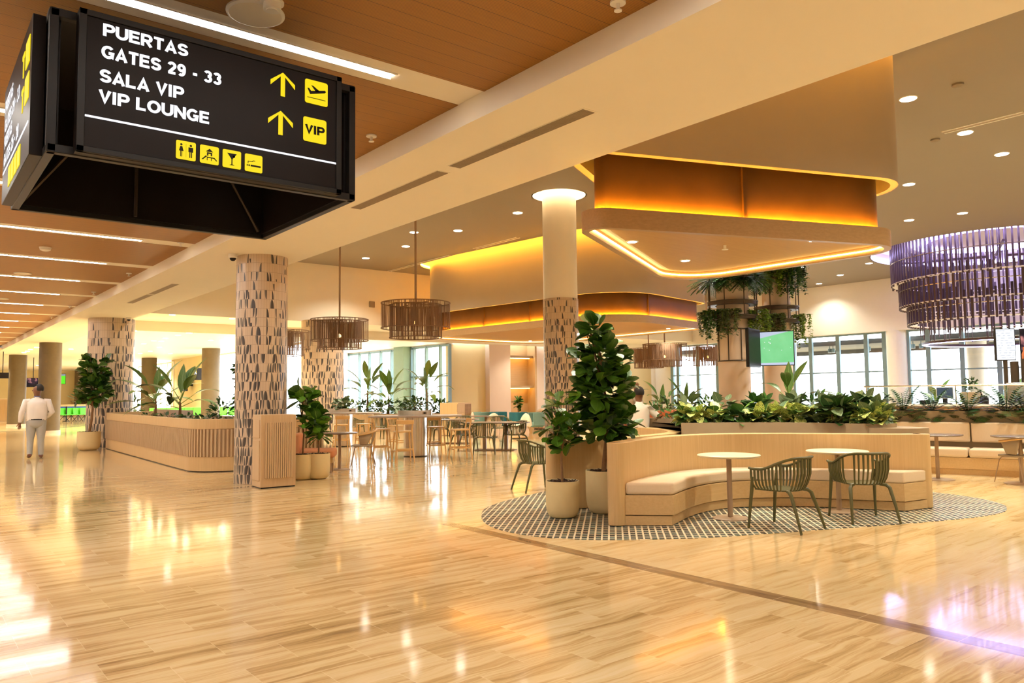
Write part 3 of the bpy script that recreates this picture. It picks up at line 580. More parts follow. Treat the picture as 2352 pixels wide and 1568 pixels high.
# ------------------------------------------------------------------ hanging sign
SX0, SX1, SY0, SY1, SZ0, SZ1 = .61, 2.52, 4.95, 6.66, 2.9, 3.735
sg = thing('hanging_sign', 'large black hanging direction sign with lit gate and lounge lettering', 'sign', (SX0, SY0, SZ0)); SW, SD, SH = SX1 - SX0, SY1 - SY0, SZ1 - SZ0
f = MB()
for x in (0, SW): 
    for y in (0, SD): f.box((x + (.02 if x == 0 else -.02), y + (.02 if y == 0 else -.02), SH / 2), (.05, .05, SH))
for z in (.02, SH - .02):
    for y in (.02, SD - .02): f.box((SW / 2, y, z), (SW, .05, .05))
    for x in (.02, SW - .02): f.box((x, SD / 2, z), (.05, SD, .05))
f.build('frame', 'black', sg, bevel=.004)
b = MB(); b.bb(.05, SW - .05, SD - .06, SD - .02, .03, SH - .02).bb(SW - .06, SW - .02, .05, SD - .05, .03, SH - .02).bb(.02, .06, .05, SD - .05, .03, SH - .02).bb(0, SW, 0, SD, SH - .03, SH - .005); b.build('inner_lining', 'blackpanel', sg, smooth=False)
for xa_, xb_ in ((.05, SW * .3), (SW * .43, SW * .43), (SW - .1, SW * .72)): MB().tube([(xa_, SD - .09, .04), (xb_, SD - .09, SH - .05)], .014, 6).build('brace', 'darksteel', sg)
h = MB()
for x in (.35, SW - .35):
    for y in (SD - .5, SD - .2): h.cyl(x, y, SH - .02, ZW - SZ0, .012, n=8)
h.build('hanger_rod', 'black', sg)
def panel(y_or_x, front):
    pass
PX0, PX1, PY = .74 - SX0, 2.37 - SX0, 4.86 - SY0
pn = MB().bb(PX0, PX1, PY, 0.0, .0, SH).build('front_panel', 'blackpanel', sg, bevel=.003)
fr = MB(); fr.bb(PX0, PX1, PY - .012, PY + .02, SH - .035, SH).bb(PX0, PX1, PY - .012, PY + .02, 0, .035).bb(PX0, PX0 + .04, PY - .012, PY + .02, 0, SH).bb(PX1 - .04, PX1, PY - .012, PY + .02, 0, SH); fr.build('panel_frame', 'black', sg, bevel=.003)
def S2(px, py): p = onY(px, py, 4.858); return p.x - SX0, p.z - SZ0
yT = PY - .004
def line(name, body, q0, q1, qtop):
    x0, z0 = S2(*q0); x1, _ = S2(*q1); _, z1 = S2(*qtop); cap = z1 - z0; text(name, body, 'e_text', sg, x0, z0, cap / .72, yT, width=x1 - x0)
line('lettering', 'PUERTAS', (238, 82), (431, 131), (240, 54)); line('lettering', 'GATES 29 - 33', (234, 132), (508, 195), (236, 103))
line('lettering', 'SALA VIP', (230, 187), (421, 226), (232, 158)); line('lettering', 'VIP LOUNGE', (228, 234), (480, 287), (229, 205))
x0, z0 = S2(181, 262); x1, z1 = S2(776, 383); MB().bb(x0, x1, yT - .002, yT, z0 - .006, z0 + .006).build('divider_line', 'e_text', sg, smooth=False)
def sgpoly(pts, name, mat, y, cx, cz, k):
    return MB().add([(cx + x * k, y, cz + z * k) for x, z in pts], [tuple(range(len(pts)))]).build(name, mat, sg, smooth=False)
def arrow(qt, qb):
    xt, zt = S2(*qt); xb, zb = S2(*qb); h = zt - zb; s = h * .52; w = h * .17; xc = (xt + xb) / 2
    MB().add([(xc + x, yT - .002, zt + z) for x, z in ((0, 0), (s, -s * .78), (s, -s * .78 - w * 1.25), (w * .55, -w * 1.05), (w * .55, -h), (-w * .55, -h), (-w * .55, -w * 1.05), (-s, -s * .78 - w * 1.25), (-s, -s * .78))], [(0, 3, 8), (3, 0, 1, 2), (8, 7, 6), (0, 6, 3)][0:0] + [(0, 1, 2, 3, 4, 5, 6, 7, 8)]).build('arrow', 'e_yellow', sg, smooth=False)
arrow((648.5, 167), (650, 222)); arrow((645, 255), (643, 310))
def icon(qa, qb, name='pictogram'):
    xa, za = S2(*qa); xb, zb = S2(*qb); w = xb - xa; hh = w; cx, cz = (xa + xb) / 2, (za + zb) / 2
    sq = rounded([(-.5, -.5), (.5, -.5), (.5, .5), (-.5, .5)], .09, 5); o = MB().add([(cx + x * w, yT - .002, cz + z * hh) for x, z in sq], [tuple(range(len(sq)))]).build(name, 'e_yellow', sg, smooth=False); return o, cx, cz, w
def glyph(ic, polys, circs=()):
    o, cx, cz, w = ic; m = MB()
    for p in polys: m.add([(cx + x * w, yT - .004, cz + z * w) for x, z in p], [tuple(range(len(p)))])
    for x, z, r in circs: m.add([(cx + (x + r * math.cos(t * PI / 8)) * w, yT - .004, cz + (z + r * math.sin(t * PI / 8)) * w) for t in range(16)], [tuple(range(16))])
    m.build('symbol', 'blackpanel', o, smooth=False)
R_ = lambda x0, x1, z0, z1: [(x0, z0), (x1, z0), (x1, z1), (x0, z1)]
glyph(icon((700, 187), (752, 240)), [[(-.4, .12), (-.32, .13), (-.24, .03), (.38, .18), (.42, .12), (.36, .06), (-.28, -.12)], [(-.24, .27), (-.14, .26), (.16, .08), (-.02, .02)], R_(-.4, .4, -.27, -.24)])
ic = icon((696, 274), (749, 326)); t = text('symbol', 'VIP', 'blackpanel', ic[0], ic[1] - .40 * ic[3], ic[2] - .17 * ic[3], .50 * ic[3], yT - .004, width=.8 * ic[3], bold=.24)
glyph(icon((404, 328), (449, 364)), [[(-.36, -.06), (-.12, -.06), (-.19, .2), (-.29, .2)], R_(-.29, -.25, -.36, -.05), R_(-.23, -.19, -.36, -.05), R_(-.005, .005, -.36, .36), R_(.12, .36, -.06, .2), R_(.17, .22, -.36, -.05), R_(.26, .31, -.36, -.05)], [(-.24, .29, .06), (.24, .29, .06)])
glyph(icon((459, 338), (502, 374)), [[(-.2, .16), (.2, .16), (0, .34)], [(-.14, -.06), (-.06, -.06), (-.06, .05), (.06, .05), (.06, -.06), (.14, -.06), (.14, .13), (-.14, .13)], [(-.42, -.3), (-.34, -.3), (-.12, -.09), (-.2, -.06)], R_(-.14, .26, -.18, -.12), R_(-.14, -.1, -.32, -.15), R_(.08, .12, -.32, -.15), [(.2, -.15), (.26, -.12), (.42, -.28), (.36, -.3)]])
glyph(icon((511, 348), (553, 384)), [[(-.26, .32), (.26, .32), (.03, .0), (.03, -.28), (.16, -.34), (-.16, -.34), (-.03, -.28), (-.03, .0)]], [(.1, .16, .07)])
glyph(icon((562, 357), (602, 394)), [R_(-.18, .4, -.2, -.1), R_(-.3, -.22, -.2, -.1), R_(-.4, -.34, -.2, -.1), [(-.34, -.04), (-.3, -.04), (-.3, .06), (-.08, .06), (-.02, .12), (.08, .12), (.08, .16), (-.04, .16), (-.1, .1), (-.34, .1)]])
# side panel facing the corridor
SPX = -.07; MB().bb(SPX, 0, .14, SD - .1, 0, SH).build('side_panel', 'blackpanel', sg, bevel=.003); RS = (0, 0, -PI / 2)
for i, (body, z, y0_) in enumerate((('PUERTAS', .66, SD - .2), ('GATES 29 - 33', .52, SD - .2), ('PUERTAS', .40, SD - .2), ('GATES 25 - 28', .27, SD - .2))):
    o = text('side_lettering', body, 'e_text', sg, SPX - .003, z - .02, .125, y0_, RS, width=.065 * len(body))
MB().bb(SPX - .004, SPX, .2, SD - .15, .205, .215).build('side_line', 'e_text', sg, smooth=False)
for z in (.66, .44):
    MB().bb(SPX - .004, SPX, .22, .40, z - .08, z + .08).build('side_pictogram', 'e_yellow', sg, smooth=False); MB().bb(SPX - .004, SPX, .49, .52, z - .09, z + .06).bb(SPX - .004, SPX, .45, .56, z + .03, z + .06).build('side_arrow', 'e_yellow', sg, smooth=False)
for y in (.55, .72, .89, 1.06): MB().bb(SPX - .004, SPX, y, y + .13, .04, .17).build('side_pictogram', 'e_yellow', sg, smooth=False)
# ------------------------------------------------------------------ furniture builders
def u_curve(t, hw, yf, yb):                                    # t 0..1 from left front round the back to right front
    ls = yf - yb * .15; tot = 2 * ls + 2.6 * hw; s = t * tot
    if s < ls: return Vector((-hw, yf - s, 0))
    if s > tot - ls: return Vector((hw, yf - (tot - s), 0))
    a = PI + (s - ls) / (tot - 2 * ls) * PI; return Vector((hw * math.cos(a), yb * .15 - (-math.sin(a)) * (abs(yb) - abs(yb) * .15), 0))
def mk_slat_chair():
    t = thing('slatted_armchair', '', 'chair', group='olive slatted armchairs'); K = 49; rim = []
    zr = lambda u: .65 + .13 * math.sin(PI / 2 * max(0, min(1, ((.5 - abs(u - .5)) * 2 - .2) / .62))) ** 1.6
    for i in range(K): u = i / (K - 1); p = u_curve(u, .285, .24, -.31); rim.append(Vector((p.x, p.y, zr(u) + (.01 if i in (0, K - 1) else 0))))
    MB().tube(rim, .0185, 8, flat=.8).build('top_rail', 'olive', t)
    def slats(us, name):
        m = MB()
        for u in us:
            p = u_curve(u, .28, .235, -.30); q = u_curve(u, .25, .215, -.235); g = (u_curve(min(1, u + .01), .28, .235, -.3) - u_curve(max(0, u - .01), .28, .235, -.3)).normalized()
            P = Vector((p.x, p.y, zr(u) - .005)); Q = Vector((q.x, q.y, .445)); mid = P * .4 + Q * .6 + Vector(((p.x - q.x) * .55, (p.y - q.y) * .5, .02))
            m.ribbon([P, P * .6 + mid * .4 + Vector((0, 0, -.01)), mid, mid * .4 + Q * .6 + Vector((0, 0, -.008)), Vector((q.x * .93, q.y * .93, .428)), Vector((q.x * .8, q.y * .8, .422))], g, [.024, .022, .019, .017, .015, .013], .011)
        return m.build(name, 'olive', t)
    slats([.012 + i * .033 for i in range(9)], 'arm_panel'); slats([1 - .012 - i * .033 for i in range(9)], 'arm_panel'); slats([.372 + i * .032 for i in range(9)], 'backrest')
    e = [u_curve(i / 30, .215, .215, -.2) for i in range(31)]; poly = [(p.x, p.y) for p in e]
    MB().prism(poly, .415, .43).build('seat', 'olive', t, bevel=.006)
    for sx in (-1, 1):
        MB().tube([(sx * .262, .215, .56), (sx * .258, .228, .42), (sx * .268, .25, .2), (sx * .28, .268, 0)], [.014, .021, .017, .0135], 8).build('leg', 'olive', t)
        MB().tube([(sx * .15, -.13, .42), (sx * .2, -.18, .415), (sx * .225, -.21, .385), (sx * .248, -.275, .2), (sx * .27, -.335, 0)], [.017, .021, .021, .017, .0135], 8).build('leg', 'olive', t)
    return t
slat_chair = placer(mk_slat_chair)
def mk_table(r=.36, h=.75, top='tabletop', rb=.21):
    t = thing('round_table', '', 'table', group='round pedestal tables'); MB().lathe([(r - .02, h - .026), (r, h - .012), (r, h - .004), (r - .006, h)], 56).build('tabletop', top, t)
    MB().cyl(0, 0, .012, h - .024, .03, n=20).build('pedestal', 'taupemetal', t); MB().lathe([(rb, 0), (rb, .008), (rb - .02, .016), (.03, .02)], 44).build('base_plate', 'taupemetal', t); return t
table = placer(mk_table)
def mk_stool():
    t = thing('bar_stool', '', 'bar stool', group='beech bar stools'); H = .70
    MB().prism(rounded([(-.2, -.19), (.2, -.19), (.19, .19), (-.19, .19)], .07, 5), H - .03, H).build('seat', 'stool', t, bevel=.006)
    for sx in (-1, 1):
        MB().tube([(sx * .165, .155, H - .02), (sx * .215, .215, 0)], [.021, .015], 8).build('leg', 'stool', t)
        MB().tube([(sx * .175, -.21, H + .20), (sx * .165, -.18, H), (sx * .175, -.19, H * .6), (sx * .215, -.235, 0)], [.016, .021, .021, .015], 8).build('leg', 'stool', t)
    k = .24
    MB().box((0, .195, k), (.38, .022, .03)).box((0, -.215, k + .06), (.38, .022, .03)).box((-.195, 0, k + .03), (.022, .38, .03)).box((.195, 0, k + .03), (.022, .38, .03)).build('footrest', 'stool', t, bevel=.004)
    P = [(x, -.215 - .045 * (1 - (x / .2) ** 2)) for x in [-.2 + .05 * i for i in range(9)]]; MB().wall(P, -.012, .012, H + .15, H + .245).build('backrest', 'stool', t, bevel=.008); return t
stool = placer(mk_stool)
def mk_wire_chair():
    t = thing('wood_rail_armchair', '', 'chair', group='armchairs with bent wood rail'); rim = []
    for i in range(41): u = i / 40; p = u_curve(u, .29, .10, -.30); rim.append(Vector((p.x, p.y, .66 + .10 * (1 - abs(2 * u - 1)) ** 1.2)))
    MB().tube(rim, .019, 10).build('arm_rail', 'stool', t)
    m = MB()
    for a, b in ((0.02, .30), (.36, .64), (.70, .98)):
        N_ = 8; rows = []
        for i in range(N_ + 1):
            u = a + (b - a) * i / N_; p = u_curve(u, .285, .10, -.29); q = u_curve(a + (b - a) * (.5 + (i / N_ - .5) * .75), .21, .10, -.2); zt = .65 + .10 * (1 - abs(2 * u - 1)) ** 1.2
            rows.append([Vector((p.x, p.y, zt)), Vector((p.x * .55 + q.x * .45, p.y * .55 + q.y * .45, .56)), Vector((q.x, q.y, .455)), Vector((q.x * .7, q.y * .7, .43))])
        o = len(m.v); vs = [v for r in rows for v in r]; m.add(vs, [(i * 4 + k, i * 4 + k + 1, i * 4 + k + 5, i * 4 + k + 4) for i in range(N_) for k in range(3)])
    o = m.build('shell_panels', 'taupe', t); sd = o.modifiers.new('thick', 'SOLIDIFY'); sd.thickness = .012
    e = [u_curve(i / 30, .222, .2, -.21) for i in range(31)]; MB().prism([(p.x, p.y) for p in e], .41, .445).build('seat', 'taupe', t, bevel=.01)
    for sx in (-1, 1):
        for (y0_, y1_) in ((.15, .24), (-.15, -.27)): MB().tube([(sx * .1, y0_ * .6, .405), (sx * .2, y0_, .40), (sx * .225, y0_ * 1.15, .36), (sx * .27, y1_, 0)], .0085, 6).build('leg', 'taupemetal', t)
    return t
wire_chair = placer(mk_wire_chair)
def mk_pouf():
    t = thing('lounge_chair', '', 'lounge chair', group='cream round back lounge chairs'); MB().lathe([(.30, .0), (.31, .03)], 40).build('plinth', 'black', t)
    MB().lathe([(.33, .03), (.40, .08), (.42, .2), (.40, .32), (.34, .37)], 44).build('base_cushion', 'boucle', t)
    MB().lathe([(.32, .36), (.37, .38), (.385, .42), (.37, .455), (.3, .47)], 44).build('seat', 'boucle', t)
    P = [(-.36 + .06 * i, -.22 - .13 * math.sqrt(max(0, 1 - ((-.36 + .06 * i) / .42) ** 2))) for i in range(13)]; m = MB(); n = 12; rows = []
    for i, (x, y) in enumerate(P):
        h = .40 + .45 * math.sqrt(max(.02, 1 - (x / .385) ** 2)); c = Vector((x, y, 0)); d = Vector((x * .5, y, 0)).normalized(); th = .10
        rows.append([c + d * th * math.cos(2 * PI * k / n) + Vector((0, 0, (.40 + h) / 2 + (h - .40) / 2 * math.sin(2 * PI * k / n))) for k in range(n)])
    m.add([v for r in rows for v in r], [(i * n + k, i * n + (k + 1) % n, i * n + n + (k + 1) % n, i * n + n + k) for i in range(12) for k in range(n)] + [tuple(range(n)), tuple(range(12 * n, 13 * n))])
    m.build('backrest', 'boucle', t, ang=70); return t
pouf = placer(mk_pouf)
def mk_tub(mat='teal'):
    t = thing('tub_chair', '', 'armchair', group='velvet tub chairs'); P = smoothpath([(-.33, .28), (-.36, -.05), (-.25, -.3), (0, -.36), (.25, -.3), (.36, -.05), (.33, .28)], 5)
    z = MB().wall(P, -.05, .05, .3, .80); z.build('backrest', mat, t, bevel=.03); MB().prism(rounded([(-.3, -.28), (.3, -.28), (.3, .3), (-.3, .3)], .08, 5), .26, .44).build('seat', mat, t, bevel=.04)
    for sx in (-1, 1):
        for sy in (-1, 1): MB().tube([(sx * .22, sy * .2, .27), (sx * .27, sy * .26, 0)], [.016, .011], 8).build('leg', 'taupemetal', t)
    return t
tub = placer(mk_tub)
def mk_oval():
    t = thing('oval_table', '', 'table', group='dark oval dining tables'); P = [(.95 * math.copysign(abs(math.cos(a)) ** .8, math.cos(a)), .52 * math.copysign(abs(math.sin(a)) ** .8, math.sin(a))) for a in [2 * PI * k / 64 for k in range(64)]]
    MB().prism(P, .722, .75).build('tabletop', 'darktop', t, bevel=.006)
    for sx in (-.3, .3): MB().bb(sx - .045, sx + .045, -.045, .045, .015, .722).build('pedestal', 'taupemetal', t, bevel=.008)
    MB().bb(-.55, .55, -.24, .24, 0, .016).build('base_plate', 'taupemetal', t, bevel=.006); return t
oval = placer(mk_oval)
def mk_pendant(seed=1):
    t = thing('pendant_lamp', '', 'pendant lamp', group='woven two tier pendant lamps'); R = .82; rr = random.Random(seed)
    def drum(r, z0, z1, dens, name):
        m = MB(); N_ = 210
        for k in range(N_):
            cl = math.sin(k * .13 + seed) + math.sin(k * .31 + 2) * .6
            if rr.random() > dens + .22 * cl: continue
            a = 2 * PI * k / N_; a2 = a + rr.uniform(-.02, .02); w = .015
            for aa, zz in ((a, z0),): m.add([(r * math.cos(a - w / r / 2), r * math.sin(a - w / r / 2), z0), (r * math.cos(a + w / r / 2), r * math.sin(a + w / r / 2), z0), (r * math.cos(a2 + w / r / 2), r * math.sin(a2 + w / r / 2), z1), (r * math.cos(a2 - w / r / 2), r * math.sin(a2 - w / r / 2), z1)], [(0, 1, 2, 3)])
        m.build(name, 'rope', t); f = MB()
        for z in (z0, z1): f.tube(circle3(r, z), .012, 6, True)
        for k in range(8): a = 2 * PI * k / 8; f.tube([(r * math.cos(a), r * math.sin(a), z0), (r * math.cos(a), r * math.sin(a), z1)], .009, 5)
        f.build('ring_frame', 'rope', t)
    drum(R, 0, -.60, .74, 'outer_shade'); drum(R * .76, -.05, -.83, .82, 'inner_shade')
    MB().tube([(-R, 0, -.01), (R, 0, -.01)], .01, 6).tube([(0, -R, -.01), (0, R, -.01)], .01, 6).build('spider', 'rope', t)
    MB().cyl(0, 0, 0, 3.28, .028, n=12).build('rod', 'taupemetal', t); MB().cyl(0, 0, -.42, 0, .012, n=8).build('flex', 'black', t)
    MB().lathe([(.001, -.52), (.035, -.5), (.045, -.47), (.03, -.43), (.015, -.41)], 14).build('bulb', 'e_bulb', t); return t
def circle3(r, z, n=48): return [(r * math.cos(2 * PI * k / n), r * math.sin(2 * PI * k / n), z) for k in range(n)]
pendant = placer(mk_pendant)
# ------------------------------------------------------------------ plants
FIG = [.12, .42, .72, .95, 1.0, .78, .15]; BAN = [.1, .55, .9, 1.0, .95, .75, .45, .05]; HEART = [.35, .95, 1.0, .85, .55, .05]; LEAF = [.1, .7, 1, .75, .05]; SLIM = [.3, 1, .8, .05]
def pot(t, r, h, mat='pot'):
    MB().lathe([(r * .62, 0), (r * .8, h * .05), (r * .93, h * .16), (r * .985, h * .32), (r, h * .5), (r, h), (r * .93, h), (r * .92, h - .04)], 48, (0, 0), True, False).build('pot', mat, t, ang=50)
    rr = random.Random(3); m = MB().cyl(0, 0, h - .05, h - .03, r * .92, n=24)
    for k in range(70): a, q = rr.random() * 6.28, r * .86 * math.sqrt(rr.random()); m.box((q * math.cos(a), q * math.sin(a), h - .022 + rr.random() * .02), (.05, .022, .008), rot=Euler((rr.uniform(-.5, .5), rr.uniform(-.5, .5), rr.random() * 6)).to_matrix())
    m.build('soil', 'soil', t, smooth=False)
def crown(m, rr, c, rad, n, L, prof, wr, hang=.25, face=None, shell=.4):
    c = Vector(c)
    for k in range(n):
        z = rr.uniform(-1, 1); a = rr.random() * 2 * PI; s = math.sqrt(1 - z * z); d = Vector((s * math.cos(a), s * math.sin(a), z)); q = shell + (1 - shell) * rr.random() ** .5
        p = c + Vector((d.x * rad[0], d.y * rad[1], d.z * rad[2])) * q; l = L * rr.uniform(.7, 1.15)
        out = (Vector((d.x, d.y, d.z * .5 + rr.uniform(-.35, .75))) + Vector((rr.uniform(-.4, .4), rr.uniform(-.4, .4), 0))).normalized()
        up = (Vector((0, 0, 1)) + d * rr.uniform(-.6, .9) + Vector((rr.uniform(-.5, .5), rr.uniform(-.5, .5), 0))); m.leaf(p - out * l * .3, out, up, l, l * wr * rr.uniform(.85, 1.1), prof, rr.uniform(.0, hang), rr.uniform(.04, .2))
    return m
def fig_tree(label, loc, r, h, trunk, crowns, mat='fig', name='fiddle_leaf_fig', leaf=.2, seed=1, tr=.022, group='potted fiddle leaf figs', dens=1.9):
    t = thing(name, label, 'potted tree', loc, 0, group); rr = random.Random(seed); pot(t, r, h)
    tk = MB().tube(trunk, [tr * (1 - .5 * i / (len(trunk) - 1)) for i in range(len(trunk))], 10)
    for (c, rad, n) in crowns:
        for k in range(3): a = rr.random() * 6.28; e = Vector(c) + Vector((rad[0] * .6 * math.cos(a), rad[1] * .6 * math.sin(a), rad[2] * rr.uniform(-.5, .6))); b = Vector(trunk[-2 if k else -1]); tk.tube([b, (b + e) / 2 + Vector((0, 0, -.03)), e], [tr * .5, tr * .4, tr * .2], 6)
    tk.build('trunk', 'bark', t); m = MB()
    for (c, rad, n) in crowns: crown(m, rr, c, rad, int(n * dens), leaf * 1.05, FIG, .78)
    m.build('foliage', mat, t); return t
def banana(label, loc, h, n, L, seed, name='banana_plant', mat='banana', w=.30, group='large leaved plants', face=0):
    t = thing(name, label, 'plant', loc, 0, group); rr = random.Random(seed); MB().tube([(0, 0, 0), (.01, 0, h * .4), (0, 0, h * .7)], [.045, .035, .02], 10).build('stem', 'bark', t); m = MB(); st = MB()
    for k in range(n):
        a = k * 2.4 + face; e = .3 + 1.05 * (1 - k / n) ** .8 if k else .1; z = h * (.38 + .42 * k / n); d = Vector((math.cos(a) * math.sin(e), math.sin(a) * math.sin(e), math.cos(e))); b = Vector((0, 0, z)); q = b + d * L * .45; st.tube([b, q], [.012, .007], 6)
        m.leaf(q, d, Vector((-d.x, -d.y, 1.2)), L * rr.uniform(.8, 1.1), L * w * rr.uniform(.85, 1.1), BAN, rr.uniform(.7, 1.3) * math.sin(e), .12)
    st.build('leaf_stalks', 'vine', t); m.build('foliage', mat, t); return t
def bush(label, loc, rad, n, leaf, seed, mat='shrub', name='leafy_shrub', prof=LEAF, wr=.45, hang=.4, group=None, cat='plant'):
    t = thing(name, label, cat, loc, 0, group); rr = random.Random(seed); st = MB()
    for k in range(9): a = rr.random() * 6.28; st.tube([(rad[0] * .15 * math.cos(a), rad[1] * .15 * math.sin(a), 0), (rad[0] * .6 * math.cos(a), rad[1] * .6 * math.sin(a), rad[2] * rr.uniform(.6, 1.4))], [.006, .003], 5)
    st.build('stems', 'vine' if mat in ('pothos', 'silver') else 'bark', t); m = MB()
    crown(m, rr, (0, 0, rad[2] * 1.0), rad, n, leaf, prof, wr, hang, shell=.45); m.build('foliage', mat, t); return t
def fern(label, loc, n, L, seed, group='ferns in the concrete planter', mat='fern', tilt=(.15, 1.25)):
    t = thing('fern', label, 'plant', loc, 0, group); rr = random.Random(seed); m = MB()
    for k in range(n):
        a = k * 2.399 + rr.uniform(-.3, .3); e = tilt[0] + (tilt[1] - tilt[0]) * ((k + .5) / n) ** .8; d = Vector((math.cos(a) * math.sin(e), math.sin(a) * math.sin(e), math.cos(e))); l = L * rr.uniform(.75, 1.1); p = Vector((0, 0, .02)); sd = d.cross(Vector((0, 0, 1))).normalized(); K = 13; dd = d.copy()
        for i in range(K):
            dd = (d - Vector((0, 0, 1)) * .75 * (i / K)).normalized(); q = p + dd * l / K; w = l * .22 * math.sin(PI * min(1, .12 + .88 * (1 - i / K))) 
            for s in (-1, 1): m.leaf(q, (sd * s + dd * .45), Vector((0, 0, 1)), w, .05, SLIM, .1, .02)
            m.leaf(p, dd, Vector((0, 0, 1)), l / K * 1.05, .008, [1, 1], 0, 0); p = q
    m.build('fronds', mat, t); return t
# ------------------------------------------------------------------ bench island
BP = smoothpath([(6.42, 6.16), (7.0, 6.38), (7.86, 6.58), (8.6, 6.46), (9.22, 5.96), (9.72, 5.18), (9.98, 4.74), (10.24, 4.46)], 6)
FP = smoothpath([(6.84, 5.68), (7.39, 5.91), (7.84, 6.04), (8.31, 6.05), (8.68, 5.91), (9.1, 5.58), (9.3, 5.27), (9.52, 4.83), (9.72, 4.46)], 6)
def bench(name, label, path, front, h, split, cut=None):
    t = thing(name, label, 'bench', (0, 0, 0), 0, 'curved oak banquettes'); b = MB().wall(path, -.1, .1, .012, h)
    for e in (path[0], path[-1]): b.cyl(e[0], e[1], .012, h, .1, n=24)
    b.build('backrest', 'oak', t, bevel=.006, ang=30)
    inner = offset(path, -.1)[:cut]; front = front[:cut] if cut else front
    def poly(fr, bk): return list(fr) + list(reversed(bk))
    MB().prism(poly(offset(front, .03), inner), .012, .115).build('plinth', 'oakx', t, ang=30); MB().prism(poly(front, inner), .125, .345).build('seat_base', 'oakx', t, ang=30, bevel=.004)
    n, m = len(front), len(inner); k = int(n * split); j = int(m * split)
    MB().prism(poly(front[:k + 1], inner[:j + 1]), .348, .49).build('seat_cushion', 'cushion', t, bevel=.035, seg=4, ang=50)
    MB().prism(poly(front[k:], inner[j:]), .348, .49).build('seat_cushion', 'cushion', t, bevel=.035, seg=4, ang=50); return t
bench('curved_bench', 'curved oak bench with cream seat cushions facing the camera, two cream round tables before it', BP, FP, .935, .52)
BP2 = smoothpath([(6.66, 7.5), (7.25, 7.36), (8.0, 7.40), (8.9, 7.55), (9.5, 7.85), (9.95, 8.35), (10.2, 9.0), (10.25, 9.6)], 6)
P2 = [(x, y) for x, y in reversed(BP2)]; F2 = offset(P2, -.58)
bench('curved_bench', 'curved oak bench behind the potted figs, its plain outer panel facing the camera', P2, F2, .89, .5, -7)
PL = smoothpath([(9.2, 7.42), (9.72, 6.95), (10.1, 6.4), (10.32, 5.75), (10.40, 5.2), (10.75, 5.0), (11.25, 5.5), (11.5, 7.0), (11.2, 8.6), (10.75, 9.5), (10.5, 9.3), (10.38, 8.6), (9.95, 7.95), (9.5, 7.6)], 5, True)
pl = thing('concrete_planter', 'cast concrete planter in the middle of the bench island, full of variegated plants', 'planter'); MB().wall(PL, 0, .09, 0, 1.04, True).build('planter_wall', 'concrete', pl, ang=30); MB().prism(offset(PL, .09, True), .9, .97).build('soil', 'soil', pl)
MB().prism(smoothpath([(10.40, 5.25), (10.45, 4.8), (10.7, 4.6), (10.95, 4.72), (11.2, 5.4), (10.75, 5.03)], 5, True), 0, .985).build('ledge', 'concrete', pl, ang=30)
rr = random.Random(5); inn = offset(PL, .28, True); pk = 0
spots = [inn[i] for i in range(0, 32, 2)] + [offset(PL, .75, True)[i] for i in range(2, 30, 3)]
for i, (x, y) in enumerate(spots):
    front = i < 16
    bush('low plant with cream marbled leaves along the front rim of the concrete planter' if front else 'low silvery green plant in the middle of the concrete planter', (x, y, .97), (.24, .24, .15 if front else .23), 52, .19, 40 + i, 'pothos' if (front and i % 4 != 3) else 'silver' if i % 3 else 'shrub', 'variegated_plant', HEART, .8, .7, 'variegated plants along the planter rim' if front else 'silver plants in the planter middle')
for i, (x, y) in enumerate([(10.9, 8.2), (10.6, 8.9), (11.0, 6.3), (10.9, 7.3)]): bush('dark leafy shrub at the back of the concrete planter', (x, y, .97), (.26, .26, .25), 60, .15, 70 + i, 'shrub', group='dark shrubs at the planter back')
q = at(1775, 926, 1.18); banana('banana like plant with upright leaves rising from the concrete planter', (10.95, 6.75, .97), .62, 6, .55, 9, face=.3)
tp = at(1678, 1191, 0); table((tp.x, tp.y, .004), 0, 'round cream table at the curved bench, left of the pair', r=.365)
tp2 = at(1928, 1175, 0); table((tp2.x, tp2.y, .004), 0, 'round cream table at the curved bench, right of the pair behind a chair', r=.365)
def by_tips(f1, f2, r1, r2):
    a = (at(*f1) + at(*f2)) / 2; b = (at(*r1) + at(*r2)) / 2; c = a * .55 + b * .45; return (c.x, c.y, .004), fwd(a.x - b.x, a.y - b.y)
l, r = by_tips((1732, 1214), (1777, 1200), (1844, 1227), (1876, 1214)); slat_chair(l, r, 'olive slatted armchair at the left cream table, seen side on')
l, r = by_tips((1912, 1186), (2008, 1185), (1971, 1204), (2051, 1203)); slat_chair(l, r, 'olive slatted armchair at the right cream table, its back to the camera')
p = at(1222, 1127); slat_chair((p.x + .12, p.y, 0), fwd(.95, -.25), 'olive slatted armchair left of the potted figs, half hidden by the bench panel')
